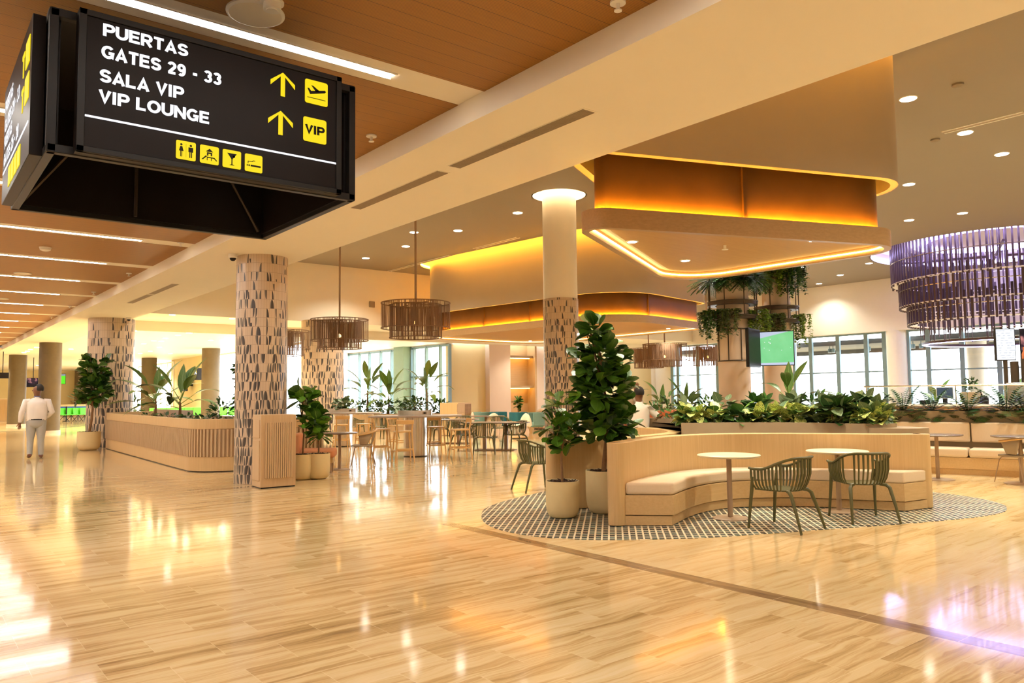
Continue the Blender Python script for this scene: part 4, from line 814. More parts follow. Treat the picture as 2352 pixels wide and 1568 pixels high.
# potted figs by the bench
def loc(px, py): p = at(px, py); return (p.x, p.y, .004)
p1 = loc(1293, 1188); z1 = lambda px, py: zat(px, py, p1[0], p1[1])
fig_tree('small potted fig in front of the tall fig, by the bench end post', p1, .205, .44, [(0, 0, .4), (.01, .02, .6), (-.01, .0, .75), (.02, 0, .95), (0, 0, 1.2)], [((.0, 0, 1.34), (.16, .16, .2), 24), ((-.10, .02, 1.08), (.16, .16, .16), 24), ((.14, .0, 1.0), (.15, .15, .2), 24), ((.0, 0, .9), (.2, .2, .1), 14)], 'fig', leaf=.18, seed=3, tr=.017, dens=1.15)
p2 = loc(1388, 1178)
fig_tree('tall potted fig tree beside the curved bench, dense dark crown', p2, .225, .53, [(.0, 0, .48), (.03, .0, .7), (.07, 0, .95), (.05, 0, 1.2), (.0, 0, 1.6), (-.03, 0, 2.0)], [((-.02, 0, 1.9), (.33, .33, .34), 90), ((.02, 0, 1.5), (.36, .36, .36), 110), ((.08, 0, 1.12), (.4, .36, .22), 70), ((-.1, 0, 2.28), (.17, .17, .17), 22)], 'figdark', leaf=.205, seed=8, tr=.033)
pA = loc(213, 1024)
fig_tree('potted fig tree left of the wide tiled column by the fluted counter', (4.42, 25.4, 0), .31, .54, [(0, 0, .5), (.06, 0, .9), (.08, 0, 1.3), (.1, 0, 1.8)], [((.14, 0, 1.75), (.42, .42, .42), 110), ((.1, 0, 2.25), (.36, .36, .34), 70), ((-.1, 0, 2.6), (.15, .15, .14), 10), ((.42, 0, 2.6), (.1, .1, .12), 7), ((-.3, 0, 1.5), (.15, .15, .15), 8)], 'figdark', leaf=.24, seed=11, tr=.04)
pB = loc(731, 1099)
fig_tree('small potted fig at the right of the fluted litter cabinet, nearest of the two', pB, .21, .455, [(0, 0, .42), (.01, 0, .6), (-.01, 0, .8), (-.03, 0, .95)], [((.02, 0, .8), (.18, .16, .14), 22), ((-.06, 0, 1.02), (.24, .2, .18), 36)], 'fig', leaf=.21, seed=15, tr=.016, dens=1.2)
fig_tree('taller potted fig behind the small one beside the litter cabinet', (5.78, 13.35, 0), .21, .455, [(0, 0, .42), (.02, 0, .8), (-.02, 0, 1.1), (0, 0, 1.4)], [((.05, 0, 1.42), (.2, .2, .2), 20), ((.12, 0, 1.15), (.2, .2, .18), 18), ((-.05, 0, 1.6), (.12, .12, .12), 6)], 'fig', leaf=.26, seed=18, tr=.018, dens=1.3)
fig_tree('fig tree peeping out behind the tall tiled column', (onX(582, 900, 6.3).x, onX(582, 900, 6.3).y, 0), .25, .5, [(0, 0, .45), (0, 0, 1.0), (-.05, 0, 1.9)], [((-.05, 0, 1.5), (.3, .3, .4), 70), ((-.1, 0, 2.1), (.28, .28, .35), 40)], 'figdark', leaf=.24, seed=21, tr=.03)
# litter cabinet
c = at(598, 1123); d1 = (at(683, 1118) - c); d2 = (at(568, 1118) - c); a = math.radians(-3); L, Dp = d1.length, .45
lb = thing('litter_cabinet', 'oak litter cabinet with fluted side standing before the tall tiled column', 'bin', (c.x, c.y, 0), a)
MB().bb(0, L, 0, Dp, .02, 1.2).build('body', 'oakgrey', lb, bevel=.004); MB().bb(-.012, 0, .05, Dp - .04, .12, .78).build('door', 'oakgrey', lb, bevel=.003); MB().bb(-.012, 0, .05, Dp - .04, .82, 1.12).build('flap', 'oakgrey', lb, bevel=.003)
f = MB()
for i in range(13): x = .07 + i * (L - .12) / 13; f.bb(x, x + .028, -.022, 0, .16, 1.07)
f.build('fluting', 'oakgrey', lb, bevel=.003); MB().bb(.01, L - .01, .01, Dp - .01, 0, .02).build('plinth', 'black', lb)
# long fluted counter planter
CP = [(4.92, 25.7), (4.66, 17.0)] ; CPs = [CP[0]] + [(4.92 - .26 * i / 10, 25.7 - 8.9 * i / 10) for i in range(1, 10)] + rounded([(4.9, 25.0), (4.645, 15.95), (7.0, 15.25)], [.01, .75, .01], 12)[13:26] + [(6.0, 15.55), (7.05, 15.24)]
ct = thing('fluted_counter', 'long oak counter planter with fluted front running from the wide to the tall tiled column', 'counter')
MB().wall(CPs, 0, .14, .02, .30).build('base', 'oak', ct, ang=30); MB().wall(CPs, .02, .13, .30, .86).build('panel', 'oakgrey', ct, ang=30); MB().wall(CPs, 0, .14, .86, 1.06).build('top_band', 'oak', ct, ang=30, bevel=.004)
MB().wall(CPs, .015, .13, 0, .02).build('plinth', 'black', ct, ang=30)
fl_ = MB(); acc = 0
for i in range(len(CPs) - 1):
    p, q = Vector(CPs[i]), Vector(CPs[i + 1]); dd = (q - p); ln = dd.length; dd.normalize(); s = -acc
    while s < ln:
        if s >= 0: m = p + dd * s; fl_.box((m.x, m.y, .58), (.034, .045, .55), math.atan2(dd.y, dd.x))
        s += .075
    acc = (ln - (s - .075)) % .075 if s > 0 else acc + ln
fl_.build('fluting', 'oakgrey', ct, smooth=False)
MB().wall([(4.92, 25.7), (6.5, 26.6)], 0, -.12, 0, 1.08).build('end_panel', 'oakgrey', ct, smooth=False); MB().wall([(6.9, 15.4), (6.75, 22.5)], 0, -.1, 0, 1.0).build('back_panel', 'oakgrey', ct, smooth=False)
MB().prism([(4.98, 25.5), (4.75, 17), (5.0, 16.1), (6.75, 15.5), (6.6, 24.5)], .85, .9).build('soil', 'soil', ct)
MB().bb(6.48, 6.54, 22.6, 26.7, .3, 1.14).build('inner_screen', 'pinkwall', ct, smooth=False)
def onray(px, py, X): p = onX(px, py, X); return p
for px, h, n, L, sd, lab, X in ((357, .8, 11, 1.0, 31, 'banana plant with broad leaves in the fluted counter, left of two', 6.0), (413, .72, 11, 1.0, 32, 'banana plant with broad leaves in the fluted counter, right of two', 6.1)):
    p = onray(px, 940, X); banana(lab, (p.x, p.y, .9), h, n, L, sd, face=.6)
p = onray(508, 940, 5.9); bush('bushy umbrella shrub in the fluted counter left of the tall tiled column', (p.x, p.y, .88), (.30, .30, .30), 110, .16, 33)
p = onray(312, 940, 6.1); bush('dark shrub at the far end of the fluted counter by the wide tiled column', (p.x, p.y, .88), (.25, .25, .35), 60, .22, 34)
for i, px in enumerate((385, 430, 455, 480, 340)):
    p = onray(px, 950, 5.6); bush('low fine leaved plant along the fluted counter rim', (p.x, p.y, .9), (.25, .3, .1), 60, .12, 35 + i, 'shrub' if i != 2 else 'silver', 'ground_cover', group='low plants in the fluted counter')
# pink bench, small table, rail armchair
pb = at(764, 1087); b_ = thing('terracotta_bench', 'terracotta upholstered bench behind the small potted figs', 'bench', (pb.x, pb.y, 0), fwd(.6, 1)); 
MB().bb(-.62, .04, -.06, .5, .30, .47).build('seat', 'terra', b_, bevel=.05, seg=4); MB().bb(-.60, 0, 0, .45, .20, .30).build('rail', 'oak', b_, bevel=.004); MB().bb(-.75, -.62, -.06, .5, .30, .78).build('backrest', 'terra', b_, bevel=.04)
for x, y in ((-.04, .03), (-.04, .4), (-.55, .03), (-.55, .4)): MB().cyl(x, y, 0, .2, .018).build('leg', 'taupemetal', b_)
p = at(780, 1078); table((p.x, p.y, 0), 0, 'round dark topped table beside the terracotta bench', r=.36, top='darktop')
p = at(833, 1068); wire_chair((p.x, p.y, 0), fwd(-.9, .5), 'armchair with bent wood rail at the small dark round table')
# bar tables with steel planters
def bar_table(x, y, rz, label, l2, zt=1.0):
    t = thing('bar_table', label, 'table', (x, y, 0), rz, 'stone topped bar tables'); P = [(1.15 * math.copysign(abs(math.cos(a)) ** .7, math.cos(a)), .62 * math.copysign(abs(math.sin(a)) ** .7, math.sin(a))) for a in [2 * PI * k / 64 for k in range(64)]]
    MB().prism(P, zt - .04, zt).build('tabletop', 'stone', t, bevel=.008); MB().cyl(0, 0, .02, zt - .04, .29, n=48).build('pedestal', 'steel', t); MB().cyl(0, 0, 0, .02, .28, n=40).build('plinth', 'black', t)
    b = thing('steel_planter_box', l2, 'planter', (x, y, zt), rz, 'steel planters on the bar tables'); MB().wall(rounded([(-.42, -.17), (.42, -.17), (.42, .17), (-.42, .17)], .06), 0, .02, 0, .12, True).build('box_wall', 'steel', b); MB().bb(-.38, .38, -.14, .14, .02, .10).build('soil', 'soil', b)
    MB().bb(.2, .3, -.178, -.17, .03, .085).build('socket_plate', 'taupemetal', b); MB().bb(.225, .275, -.182, -.178, .04, .075).build('socket', 'black', b); return t
T1 = tuple(at(954, 1047).xy); T2 = tuple(at(788, 1024).xy); ra = math.radians(-38)
bar_table(*T1, ra, 'stone topped bar table nearest the camera, on a drum pedestal', 'steel planter box with reddish green plant on the nearer bar table')
bar_table(*T2, ra, 'stone topped bar table farther back beside the wide tiled column', 'steel planter box with silvery plant on the farther bar table')
bush('reddish green bush in the steel planter on the nearer bar table', (T1[0], T1[1], 1.1), (.36, .2, .18), 130, .12, 51, 'shrub'); bush('silver leaved plant in the steel planter on the farther bar table', (T2[0], T2[1], 1.1), (.34, .24, .17), 70, .17, 52, 'silver', prof=HEART, wr=.85)
def st(px, py, dx, dy, lab): p = at(px, py); stool((p.x, p.y, 0), fwd(dx, dy), lab)
st(926, 1061, .35, .95, 'beech bar stool seen from behind before the near drum pedestal'); st(1057, 1054, -.9, .3, 'beech bar stool at the right end of the nearer bar table, side on'); st(1001, 1043, -.35, -.95, 'beech bar stool right of the drum pedestal, on the far side')
st(876, 1051, .85, -.3, 'beech bar stool at the left end of the nearer bar table, side on'); st(912, 1036, .2, -.95, 'beech bar stool mostly hidden behind the nearer bar table'); st(784, 1032, .3, .95, 'beech bar stool with its back to the camera at the farther bar table'); st(836, 1029, -.9, .2, 'beech bar stool at the right end of the farther bar table')
for px, X, lab in ((955, 9.62, 'woven two tier pendant lamp over the nearer bar table'), (780, 9.9, 'woven two tier pendant lamp over the farther bar table'), (655, 10.1, 'woven pendant lamp partly behind the tall tiled column')):
    p = onX(px, 760, X); pendant((p.x, p.y, 3.69), px, lab)
for px, d, z, lab in ((1527, 28.8, 3.30, 'woven pendant lamp before the rear right windows, in front'), (1490, 33, 3.38, 'pale woven pendant lamp overlapped by another near the rear white column'), (1625, 33, 3.45, 'woven pendant lamp left of the planted column')):
    p = CAM + ray(px, 812) * (d / FPX); pendant((p.x, p.y, z), px * 1.7, lab)
# oval dark tables with olive chairs
oval_c = [(at(1138, 1033), 'dark oval table in the dining area, nearest with olive chairs around'), (at(1032, 1018), 'dark oval table behind the right bar stool'), (at(1098, 1004), 'dark oval table farthest back among the olive chairs')]
for c_, lb_ in oval_c: oval((c_.x, c_.y, 0), math.radians(-52), lb_)
for i, (px, py, dx, dy, lb_) in enumerate(((1112, 1042, .6, .8, 'olive armchair before the nearest oval table, back to the camera'), (1184, 1035, -.8, .2, 'olive armchair at the right end of the nearest oval table'), (1066, 1034, .95, -.1, 'olive armchair at the left end of the nearest oval table'), (1150, 1013, -.3, -.9, 'olive armchair on the far side of the nearest oval table'),
        (1012, 1016, .4, .9, 'olive armchair before the second oval table'), (1060, 1009, -.8, -.3, 'olive armchair at the right end of the second oval table'), (985, 1010, .9, -.2, 'olive armchair at the left end of the second oval table'), (815, 1008, .9, -.1, 'olive armchair beyond the farther bar table, left one'), (868, 1008, -.3, -.9, 'olive armchair beyond the farther bar table, middle one'), (895, 1006, .3, .9, 'olive armchair beyond the farther bar table, right one'))):
    p = at(px, py); slat_chair((p.x, p.y, 0), fwd(dx, dy), lb_)
for px, py, dx, dy, lb_ in ((1193, 1007, -.9, .1, 'cream round back lounge chair at the right of the group, side on'), (1125, 1004, .1, .95, 'cream round back lounge chair with its back to the camera, middle one'), (1068, 999, -.7, .5, 'cream round back lounge chair turned left'), (1036, 996, .1, .95, 'cream round back lounge chair left of the group')): p = at(px, py); pouf((p.x, p.y, 0), fwd(dx, dy), lb_).scale = (.8, .8, 1)
for px, py, dx, dy, mt, lb_ in ((1145, 992, .3, -.9, 'teal', 'dark teal tub chair before the niche, left one'), (1192, 994, .1, .95, 'teal', 'dark teal tub chair with its back to the camera before the niche'), (1106, 992, .9, .1, 'teal2', 'sage tub chair left of the dark teal ones'), (1232, 996, -.9, .3, 'teal2', 'sage tub chair right of the dark teal ones')): p = at(px, py); tub((p.x, p.y, 0), fwd(dx, dy), lb_, mat=mt).scale = (.8, .8, 1)
p = at(1191, 984); fig_tree('tiny potted fig standing before the lit niche', (p.x, p.y, 0), .18, .7, [(0, 0, .66), (0, 0, 1.1)], [((0, 0, 1.1), (.16, .16, .26), 22)], 'fig', leaf=.22, seed=44, tr=.015)
p = at(1240, 985); pouf((p.x, p.y, 0), 2.2, 'cream lounge chair behind the sage tub chair by the tiled column')
c = at(1067, 1000); rb = thing('litter_cabinet', 'oak litter cabinet by the rear wall beside the windows', 'bin', (c.x, c.y, 0), math.radians(12)); MB().bb(-.35, 0.38, 0, .9, .02, 1.2).build('body', 'oak', rb, bevel=.005); MB().bb(-.4, 0, -.012, 0, .1, .82).bb(-.4, 0, -.012, 0, .86, 1.15).build('door', 'oak', rb, bevel=.003); f = MB()
for i in range(8): f.bb(.03 + i * .042, .052 + i * .042, -.014, 0, .08, 1.15)
f.build('fluting', 'rimwood', rb)
a_, b2 = at(795, 992), at(1024, 988); wp = thing('window_planter', 'low planter in front of the rear left windows', 'planter'); MB().wall([(a_.x, a_.y), (b2.x, b2.y)], 0, .8, 0, .72).build('planter_box', 'oakgrey', wp, bevel=.01)
for i, (px, h, n, L, lb_) in enumerate(((838, 1.45, 12, 1.05, 'tall banana plant against the rear left windows, leftmost of three'), (888, 1.1, 11, 1.0, 'tall banana plant against the rear left windows, middle of three'), (977, 1.55, 11, 1.05, 'tall banana plant against the rear left windows, rightmost of three'))):
    k_ = (px - 795) / 229; x = a_.x + (b2.x - a_.x) * k_ + .25; y = a_.y + (b2.y - a_.y) * k_ + .3; banana(lb_, (x, y, .7), h, n, L, 61 + i, w=.3, face=i)
for i, px in enumerate((805, 830, 860, 880, 910, 935, 950, 1000, 1012)):
    k_ = (px - 795) / 229; x = a_.x + (b2.x - a_.x) * k_ + .2; y = a_.y + (b2.y - a_.y) * k_ + .3; bush('green shrub filling the planter under the rear left windows', (x, y, .7), (.4, .4, .3), 80, .24, 80 + i, 'shrub' if i % 3 else 'vine', group='shrubs under the rear left windows')
# right hand bench with fern planter
RP = [(14.15 + 1.25 * i / 10, 7.4 - 4.9 * i / 10) for i in range(11)]; ks = .37
rbn = thing('long_bench', 'long oak bench with cream cushions on the right under the fern planter', 'bench'); MB().wall(RP, .06, .5, 0, .1).build('plinth', 'oakx', rbn, smooth=False); MB().wall(RP, .03, .5, .105, .30).build('seat_base', 'oakx', rbn, smooth=False)
def seg(a, b): return [tuple(Vector(RP[0]).lerp(Vector(RP[-1]), a + (b - a) * i / 4)) for i in range(5)]
for a, b in ((0, ks - .002), (ks + .002, .8), (.804, 1)):
    MB().wall(seg(a, b), 0, .5, .305, .46).build('seat_cushion', 'cushion', rbn, bevel=.04, seg=4, ang=50); MB().wall(seg(a, b), .45, .58, .55, .90).build('back_cushion', 'cushion', rbn, bevel=.03, seg=4, ang=50)
fp = thing('fern_planter', 'straight concrete planter with ferns behind the long right bench', 'planter'); MB().wall(RP, .585, .66, 0, 1.10).wall(RP, 1.1, 1.17, 0, 1.10).build('planter_wall', 'concrete', fp, smooth=False); MB().wall(RP, .66, 1.1, .9, 1.03).build('soil', 'soil', fp, smooth=False)
for i, (px, n, L, lb_) in enumerate(((2015, 16, .5, 'fern at the left end of the long concrete planter'), (2075, 20, .62, 'fern with upright fronds, second from the left in the long planter'), (2140, 18, .5, 'low fern in the middle of the long planter'), (2222, 20, .58, 'fern before the small round potted plant in the long planter'), (2312, 20, .62, 'upright fern second from the right in the long planter'), (2352, 16, .5, 'fern at the right edge of the picture'))):
    lo, hi_ = 0.0, 1.0
    def pxof(p): v = RM.transposed() @ (Vector(p) - CAM); return CX + FPX * v.x / v.z
    for _ in range(30):
        md = (lo + hi_) / 2; q = offset([tuple(Vector(RP[0]).lerp(Vector(RP[-1]), md)), tuple(Vector(RP[0]).lerp(Vector(RP[-1]), md + .01))], .88)[0]
        if pxof((q[0], q[1], 1.1)) < px: lo = md
        else: hi_ = md
    fern(lb_, (q[0], q[1], 1.02), n + 6, L, 90 + i)
    for k_ in (-.35, .35): fern('low spreading fern filling the long concrete planter', (q[0] + k_ * .25, q[1] - k_, 1.0), 20, .48, 120 + i * 3 + int(k_ * 2), 'low ferns filling the long planter', tilt=(.9, 1.5))
for px, X, lb_ in ((2150, 13.6, 'dark round table behind the bench island, left before the long bench'), (2342, 13.9, 'dark round table before the long bench at the right edge')): p = onX(px, 999, X); table((p.x, p.y, 0), 0, lb_, r=.40, top='darktop', rb=.25)
p = at(2345, 1108); wire_chair((p.x, p.y, 0), fwd(.35, .9), 'armchair with bent wood rail at the right edge of the picture')
# bar counter behind
c0, c1 = at(1985, 927, 1.19), at(2420, 927, 1.19); dv = (c1 - c0); c0 = Vector((17.6, c0.y * 17.6 / c0.x, 0)); c1 = onX(2420, 927, 18.3); BC = [(c0.x, c0.y), (c1.x, c1.y)]
bk = thing('bar_counter', 'dark bar counter behind the fern planter with a tablet till on it', 'counter'); MB().wall(BC, 0, .65, 0, 1.13).build('front', 'rimwood', bk, smooth=False); MB().wall(BC, -.03, .7, 1.13, 1.17).build('worktop', 'white', bk, smooth=False)
rl = thing('counter_rail', 'thin steel guard rail along the bar counter', 'railing'); BCo = offset(BC, .03); MB().tube([(*BCo[0], 1.58), (*BCo[1], 1.58)], .018, 8).build('top_rail', 'steel', rl)
for px in (1990, 2090, 2194, 2307):
    for k_ in range(200):
        q = Vector(BCo[0]).lerp(Vector(BCo[1]), k_ / 200)
        if pxof((q.x, q.y, 1.4)) >= px: break
    MB().cyl(q.x, q.y, 1.17, 1.58, .014, n=10).build('post', 'steel', rl)
def bar_at(px, off):
    o_ = offset(BC, off)
    for k_ in range(300):
        q = Vector(o_[0]).lerp(Vector(o_[1]), k_ / 300)
        if pxof((q.x, q.y, 1.2)) >= px: return q
    return Vector(o_[1])
tocam = lambda q: fwd(-q.x, -q.y)
q = bar_at(2170, .3); ps = thing('till_monitor', 'tablet till with dark blue screen on the bar counter', 'till', (q.x, q.y, 1.17), tocam(q)); MB().bb(-.17, .17, -.01, .02, .12, .38).build('housing', 'white', ps, bevel=.008); MB().bb(-.155, .155, .02, .024, .135, .365).build('screen', plain('dark_blue_screen', (.04, .07, .14), .15), ps); MB().bb(-.05, .05, -.06, .02, 0, .13).bb(-.14, .14, -.1, .1, 0, .02).build('stand', 'black', ps, bevel=.004); MB().bb(.2, .5, -.1, .12, 0, .09).build('receipt_printer', 'black', ps, bevel=.01)
q = bar_at(2230, .3); pp = thing('bowl_planter', 'round stone bowl with a small clipped plant on the bar counter', 'plant pot', (q.x, q.y, 1.17)); MB().lathe([(.12, 0), (.2, .08), (.22, .2), (.2, .26)], 28).build('bowl', 'concrete', pp); m = MB(); crown(m, random.Random(4), (0, 0, .42), (.15, .15, .14), 110, .08, LEAF, .6); m.build('foliage', 'shrub', pp)
for px, h, r_, lb_ in ((2240, .22, .04, 'dark canister on the bar counter right of the bowl'), (2250, .27, .05, 'taller dark canister on the bar counter'), (2262, .18, .07, 'squat dark container at the end of the row on the bar counter')): q = bar_at(px, .25); tag(MB().lathe([(r_, 0), (r_, h * .8), (r_ * .7, h * .84), (r_ * .7, h)], 16).build('canister', 'black', loc=(q.x, q.y, 1.17)), lb_, 'canister', 'canisters on the bar')
q = bar_at(2342, .35); ds = thing('drinks_machine', 'tall chrome drinks machine with bottle at the right edge of the bar', 'machine', (q.x, q.y, 1.17), tocam(q)); MB().bb(-.22, .22, -.18, .18, 0, .45).build('base_cabinet', 'steel', ds, bevel=.01); MB().cyl(-.12, 0, .45, .95, .07).cyl(.06, 0, .45, .9, .08).build('cylinder', 'darksteel', ds); MB().lathe([(.04, .95), (.04, 1.05), (.015, 1.12), (.015, 1.2)], 14, (-.12, 0)).build('bottle', 'orange', ds)
for px, lab, sd in ((2150, 'pale green plant behind the bar counter beside the till', 1), (2320, 'pale green plant behind the bar near the drinks machine', 2)): q = bar_at(px, 1.6); banana(lab, (q.x, q.y, .55), .95, 6, .5, 200 + sd)
def screen(name, label, px, py, d, w, h, rz, mat, hang=None, parent_mat='black'):
    p = CAM + ray(px, py) * (d / FPX); t = thing(name, label, 'screen', (p.x, p.y, p.z - h / 2), fwd(-p.x, -p.y) + rz); MB().bb(-w / 2, w / 2, -.05, .03, 0, h).build('housing', parent_mat, t, bevel=.006); MB().bb(-w / 2 + .02, w / 2 - .02, .03, .034, .02, h - .02).build('picture', mat, t, smooth=False)
    if name == 'menu_screen': MB().cyl(0, -.02, -(p.z - h / 2), 0, .05, n=14).build('post', 'darksteel', t)
    if hang: MB().cyl(0, -.02, h, hang - (p.z - h / 2), .02, n=10).build('hanger', 'black', t)
    return t
def m_screen(kind):
    n = NT('screen_' + kind); x, y, z = n.sep(n.objco())
    if kind == 'football':
        g = n.mix(n.noise(n.objco(), 3, 2), (.16, .62, .22), (.30, .80, .38)); d = n.M('ADD', z, n.M('MULTIPLY', x, .22)); c = n.mix(n.M('GREATER_THAN', d, .80), g, (.55, .62, .78)); c = n.mix(n.M('LESS_THAN', z, .08), c, (.6, .66, .85))
        v = n.new('ShaderNodeTexVoronoi'); v.inputs['Scale'].default_value = 9; n.put(v.inputs['Vector'], n.objco()); c = n.mix(n.M('MULTIPLY', n.M('LESS_THAN', v.outputs[0], .13), n.M('LESS_THAN', n.M('ABSOLUTE', n.M('SUBTRACT', z, .5)), .2)), c, (.95, .95, 1))
        st_ = 1.0
    elif kind == 'menu':
        row = n.M('FRACT', n.M('MULTIPLY', z, 16)); c = n.mix(n.M('MULTIPLY', n.M('LESS_THAN', row, .3), n.M('GREATER_THAN', n.noise(n.scale(n.objco(), 9, 1, 16), 1, 1), .5)), (.92, .95, 1), (.62, .66, .74)); st_ = 1.1
    elif kind == 'gate': c = n.mix(n.M('MULTIPLY', n.M('LESS_THAN', n.M('FRACT', n.M('MULTIPLY', z, 18)), .35), n.M('GREATER_THAN', n.noise(n.scale(n.objco(), 9, 1, 18), 1, 1), .5)), (.10, .15, .19), (.3, .36, .4)); st_ = 1.0
    elif kind == 'green': c = n.mix(n.M('GREATER_THAN', z, .5), (.12, .9, .02), (.3, .35, .4)); st_ = 1.0
    else: c = n.ramp(n.noise(n.objco(), 2.2, 3), [(.45, (.004, .004, .01)), (.52, (.05, .02, .04)), (.6, (.7, .28, .26)), (.75, (.8, .5, .45))]); st_ = 1.0
    n.put(n.b.inputs['Base Color'], (0, 0, 0)); n.put(n.b.inputs['Emission Color'], c); n.b.inputs['Emission Strength'].default_value = st_ * EK; n.b.inputs['Roughness'].default_value = .2; return n.m
screen('menu_screen', 'white lit menu screen at the right edge below the violet chandelier', 2308, 791, 19.5, .50, .82, .55, m_screen('menu')); screen('menu_screen', 'dark red picture screen at the far right edge beside the menu screen', 2372, 790, 19.5, .55, .82, .1, m_screen('poster'))
# planted columns
def planted(x, y, r, ys, lab, sd):
    z_ = lambda py: zat(0, 0, 1, 1) if False else CAMZ + (lambda d: d.z * math.hypot(x, y) / math.hypot(d.x, d.y))(ray(pxof((x, y, 3.0)), py))
    t = tag(MB().cyl(0, 0, 0, 7.0, r, n=48).build('planted_column', 'pinkwall', loc=(x, y, 0), kind='structure'), lab, 'column'); zs = [z_(v) for v in ys]
    k = thing('plant_rack', 'dark metal plant rack around the ' + lab.split(',')[0], 'plant rack', (x, y, 0)); R = r + .24
    for z in zs[:3]: MB().tube(circle3(R, z), .016, 6, True).tube(circle3(r + .02, z), .014, 6, True).build('hoop', 'darksteel', k)
    for z in zs[1:3]: MB().wall(circle(0, 0, R), 0, .2, z - .10, z, True).build('trough', 'darksteel', k, ang=30)
    for z in zs[3:]: MB().tube(circle3(r + .015, z), .018, 6, True).build('band', 'darksteel', k)
    u = MB()
    for i in range(8): a = i * PI / 4 + .3; u.cyl(R * math.cos(a), R * math.sin(a), zs[2], zs[0], .014, n=6); u.cyl((r + .015) * math.cos(a), (r + .015) * math.sin(a), zs[4], zs[3], .014, n=6)
    u.build('upright', 'darksteel', k, smooth=False)
    rr = random.Random(sd); base = math.atan2(-y, -x)
    return zs, R
def trail(label, loc, n, L, seed, mat, group='hanging plants on the racks', spread=.36):
    t = thing('trailing_plant', label, 'plant', loc, 0, group); rr = random.Random(seed); m = MB(); s = MB()
    for k in range(n):
        a = rr.random() * 6.28; l = L * rr.uniform(.12, 1.0) ** 1.2; p = Vector((0, 0, .04)); q = Vector((spread * rr.uniform(.2, 1) * math.cos(a), spread * rr.uniform(.2, 1) * math.sin(a), .10)); pts = [p, q]
        K = max(4, int(l / .055))
        for i in range(K): pts.append(pts[-1] + Vector((rr.uniform(-.018, .018), rr.uniform(-.018, .018), -l / K)))
        s.tube(pts, .004, 4)
        for v in pts[1:]:
            for j in range(3): b_ = rr.random() * 6.28; d = Vector((math.cos(b_), math.sin(b_), rr.uniform(-.7, .4))); m.leaf(v, d, Vector((0, 0, 1)), .10, .065, LEAF, .3, .1)
    s.build('stems', 'vine', t); m.build('foliage', mat, t); return t
XA, XB = 18.0, 20.3; pa = onX(1687, 850, XA); pb_ = onX(1788, 850, XB)
zsA, RA = planted(pa.x, pa.y, .43, (640, 694, 727, 757, 829), 'near planted column, left of the pair with hanging ferns', 7); zsB, RB = planted(pb_.x, pb_.y, .40, (622, 706, 736, 762, 833), 'far planted column, right of the pair carrying the football screen', 8)
dirc = lambda x, y: math.atan2(-y, -x)
for (x, y, zs, R, w, sd) in ((pa.x, pa.y, zsA, RA, 'near', 1), (pb_.x, pb_.y, zsB, RB, 'far', 2)):
    b0 = dirc(x, y)
    for i, da in enumerate((-1.5, -.75, 0, .75, 1.5)):
        a = b0 + da; px_, py_ = x + R * .92 * math.cos(a), y + R * .92 * math.sin(a)
        side = ['right flank', 'right front', 'front', 'left front', 'left flank'][i] if da <= 9 else ''
        if w == 'near': fern('fern drooping from the top hoop of the near planted column, ' + side, (px_, py_, zs[0] - .06), 30, .6, 300 + i, 'ferns on the top hoops', tilt=(1.0, 2.2))
        else: trail('ivy hanging from the top hoop of the far planted column, ' + side, (px_, py_, zs[0] - .02), 26, .9, 310 + i, ['shrub', 'silver', 'vine', 'fern', 'shrub'][i], 'ivy on the top hoops')
    for i, da in enumerate((-1.6, -.8, -.1, 1.6)):
        a = b0 + da; px_, py_ = x + R * .92 * math.cos(a), y + R * .92 * math.sin(a); side = ['right flank', 'right front', 'front', 'left flank'][i]
        trail('small leaved plant trailing from the lower hoop of the %s planted column, %s' % (w, side), (px_, py_, zs[2] + .05), 26, .8 if i != 3 else 1.0, 320 + i + sd * 10, ['silver', 'fern', 'silver', 'vine'][i], 'plants on the lower hoops')
def arm(t, q):
    v = t.matrix_basis.inverted() @ Vector((q[0], q[1], t.location.z + .45)); MB().tube([(0, -.04, .45), v], .03, 8).build('wall_arm', 'black', t)
tv = screen('television', 'television showing a football match on the far planted column', 1779, 800, 20.0, .98, .90, -.12, m_screen('football')); bpy.context.view_layer.update(); arm(tv, (pb_.x, pb_.y)); p = CAM + ray(1731, 800) * (19.6 / FPX); t = thing('television', 'black edge of a television turned away between the planted columns', 'screen', (p.x, p.y, p.z - .48), fwd(-p.x, -p.y) + 1.28); MB().bb(-.5, .5, -.05, .03, 0, .98).build('housing', 'black', t, bevel=.006); MB().bb(-.48, .48, .03, .034, .02, .96).build('picture', 'blackpanel', t); arm(t, (pb_.x, pb_.y))
# rod chandelier
cd = thing('rod_chandelier', 'huge tiered chandelier of bronze rods lit violet from above', 'chandelier', (CHX, CHY, 0)); rr = random.Random(2)
for (R, za, zb, n, w, nm) in ((3.42, 7.0, 5.36, 120, .055, 'upper_rods'), (3.17, 5.75, 4.5, 90, .07, 'middle_rods'), (2.92, 4.9, 3.85, 80, .07, 'lower_rods')):
    m = MB()
    for k in range(n): a = 2 * PI * k / n; dz = rr.uniform(-.12, .12); m.box((R * math.cos(a), R * math.sin(a), (za + zb) / 2 + dz * .5), (w, w, za - zb + (dz if nm != 'upper_rods' else 0)), a)
    m.build(nm, 'purplemetal', cd, smooth=False, kind='stuff')
    MB().wall(circle(0, 0, R, 72), -.03, .3, zb + .06, zb + .08, True).build('tier_ring', 'white', cd); MB().wall(circle(0, 0, R, 72), -.03, .02, (za + zb) / 2, (za + zb) / 2 + .03, True).build('tie_ring', 'steel', cd)
m = MB()
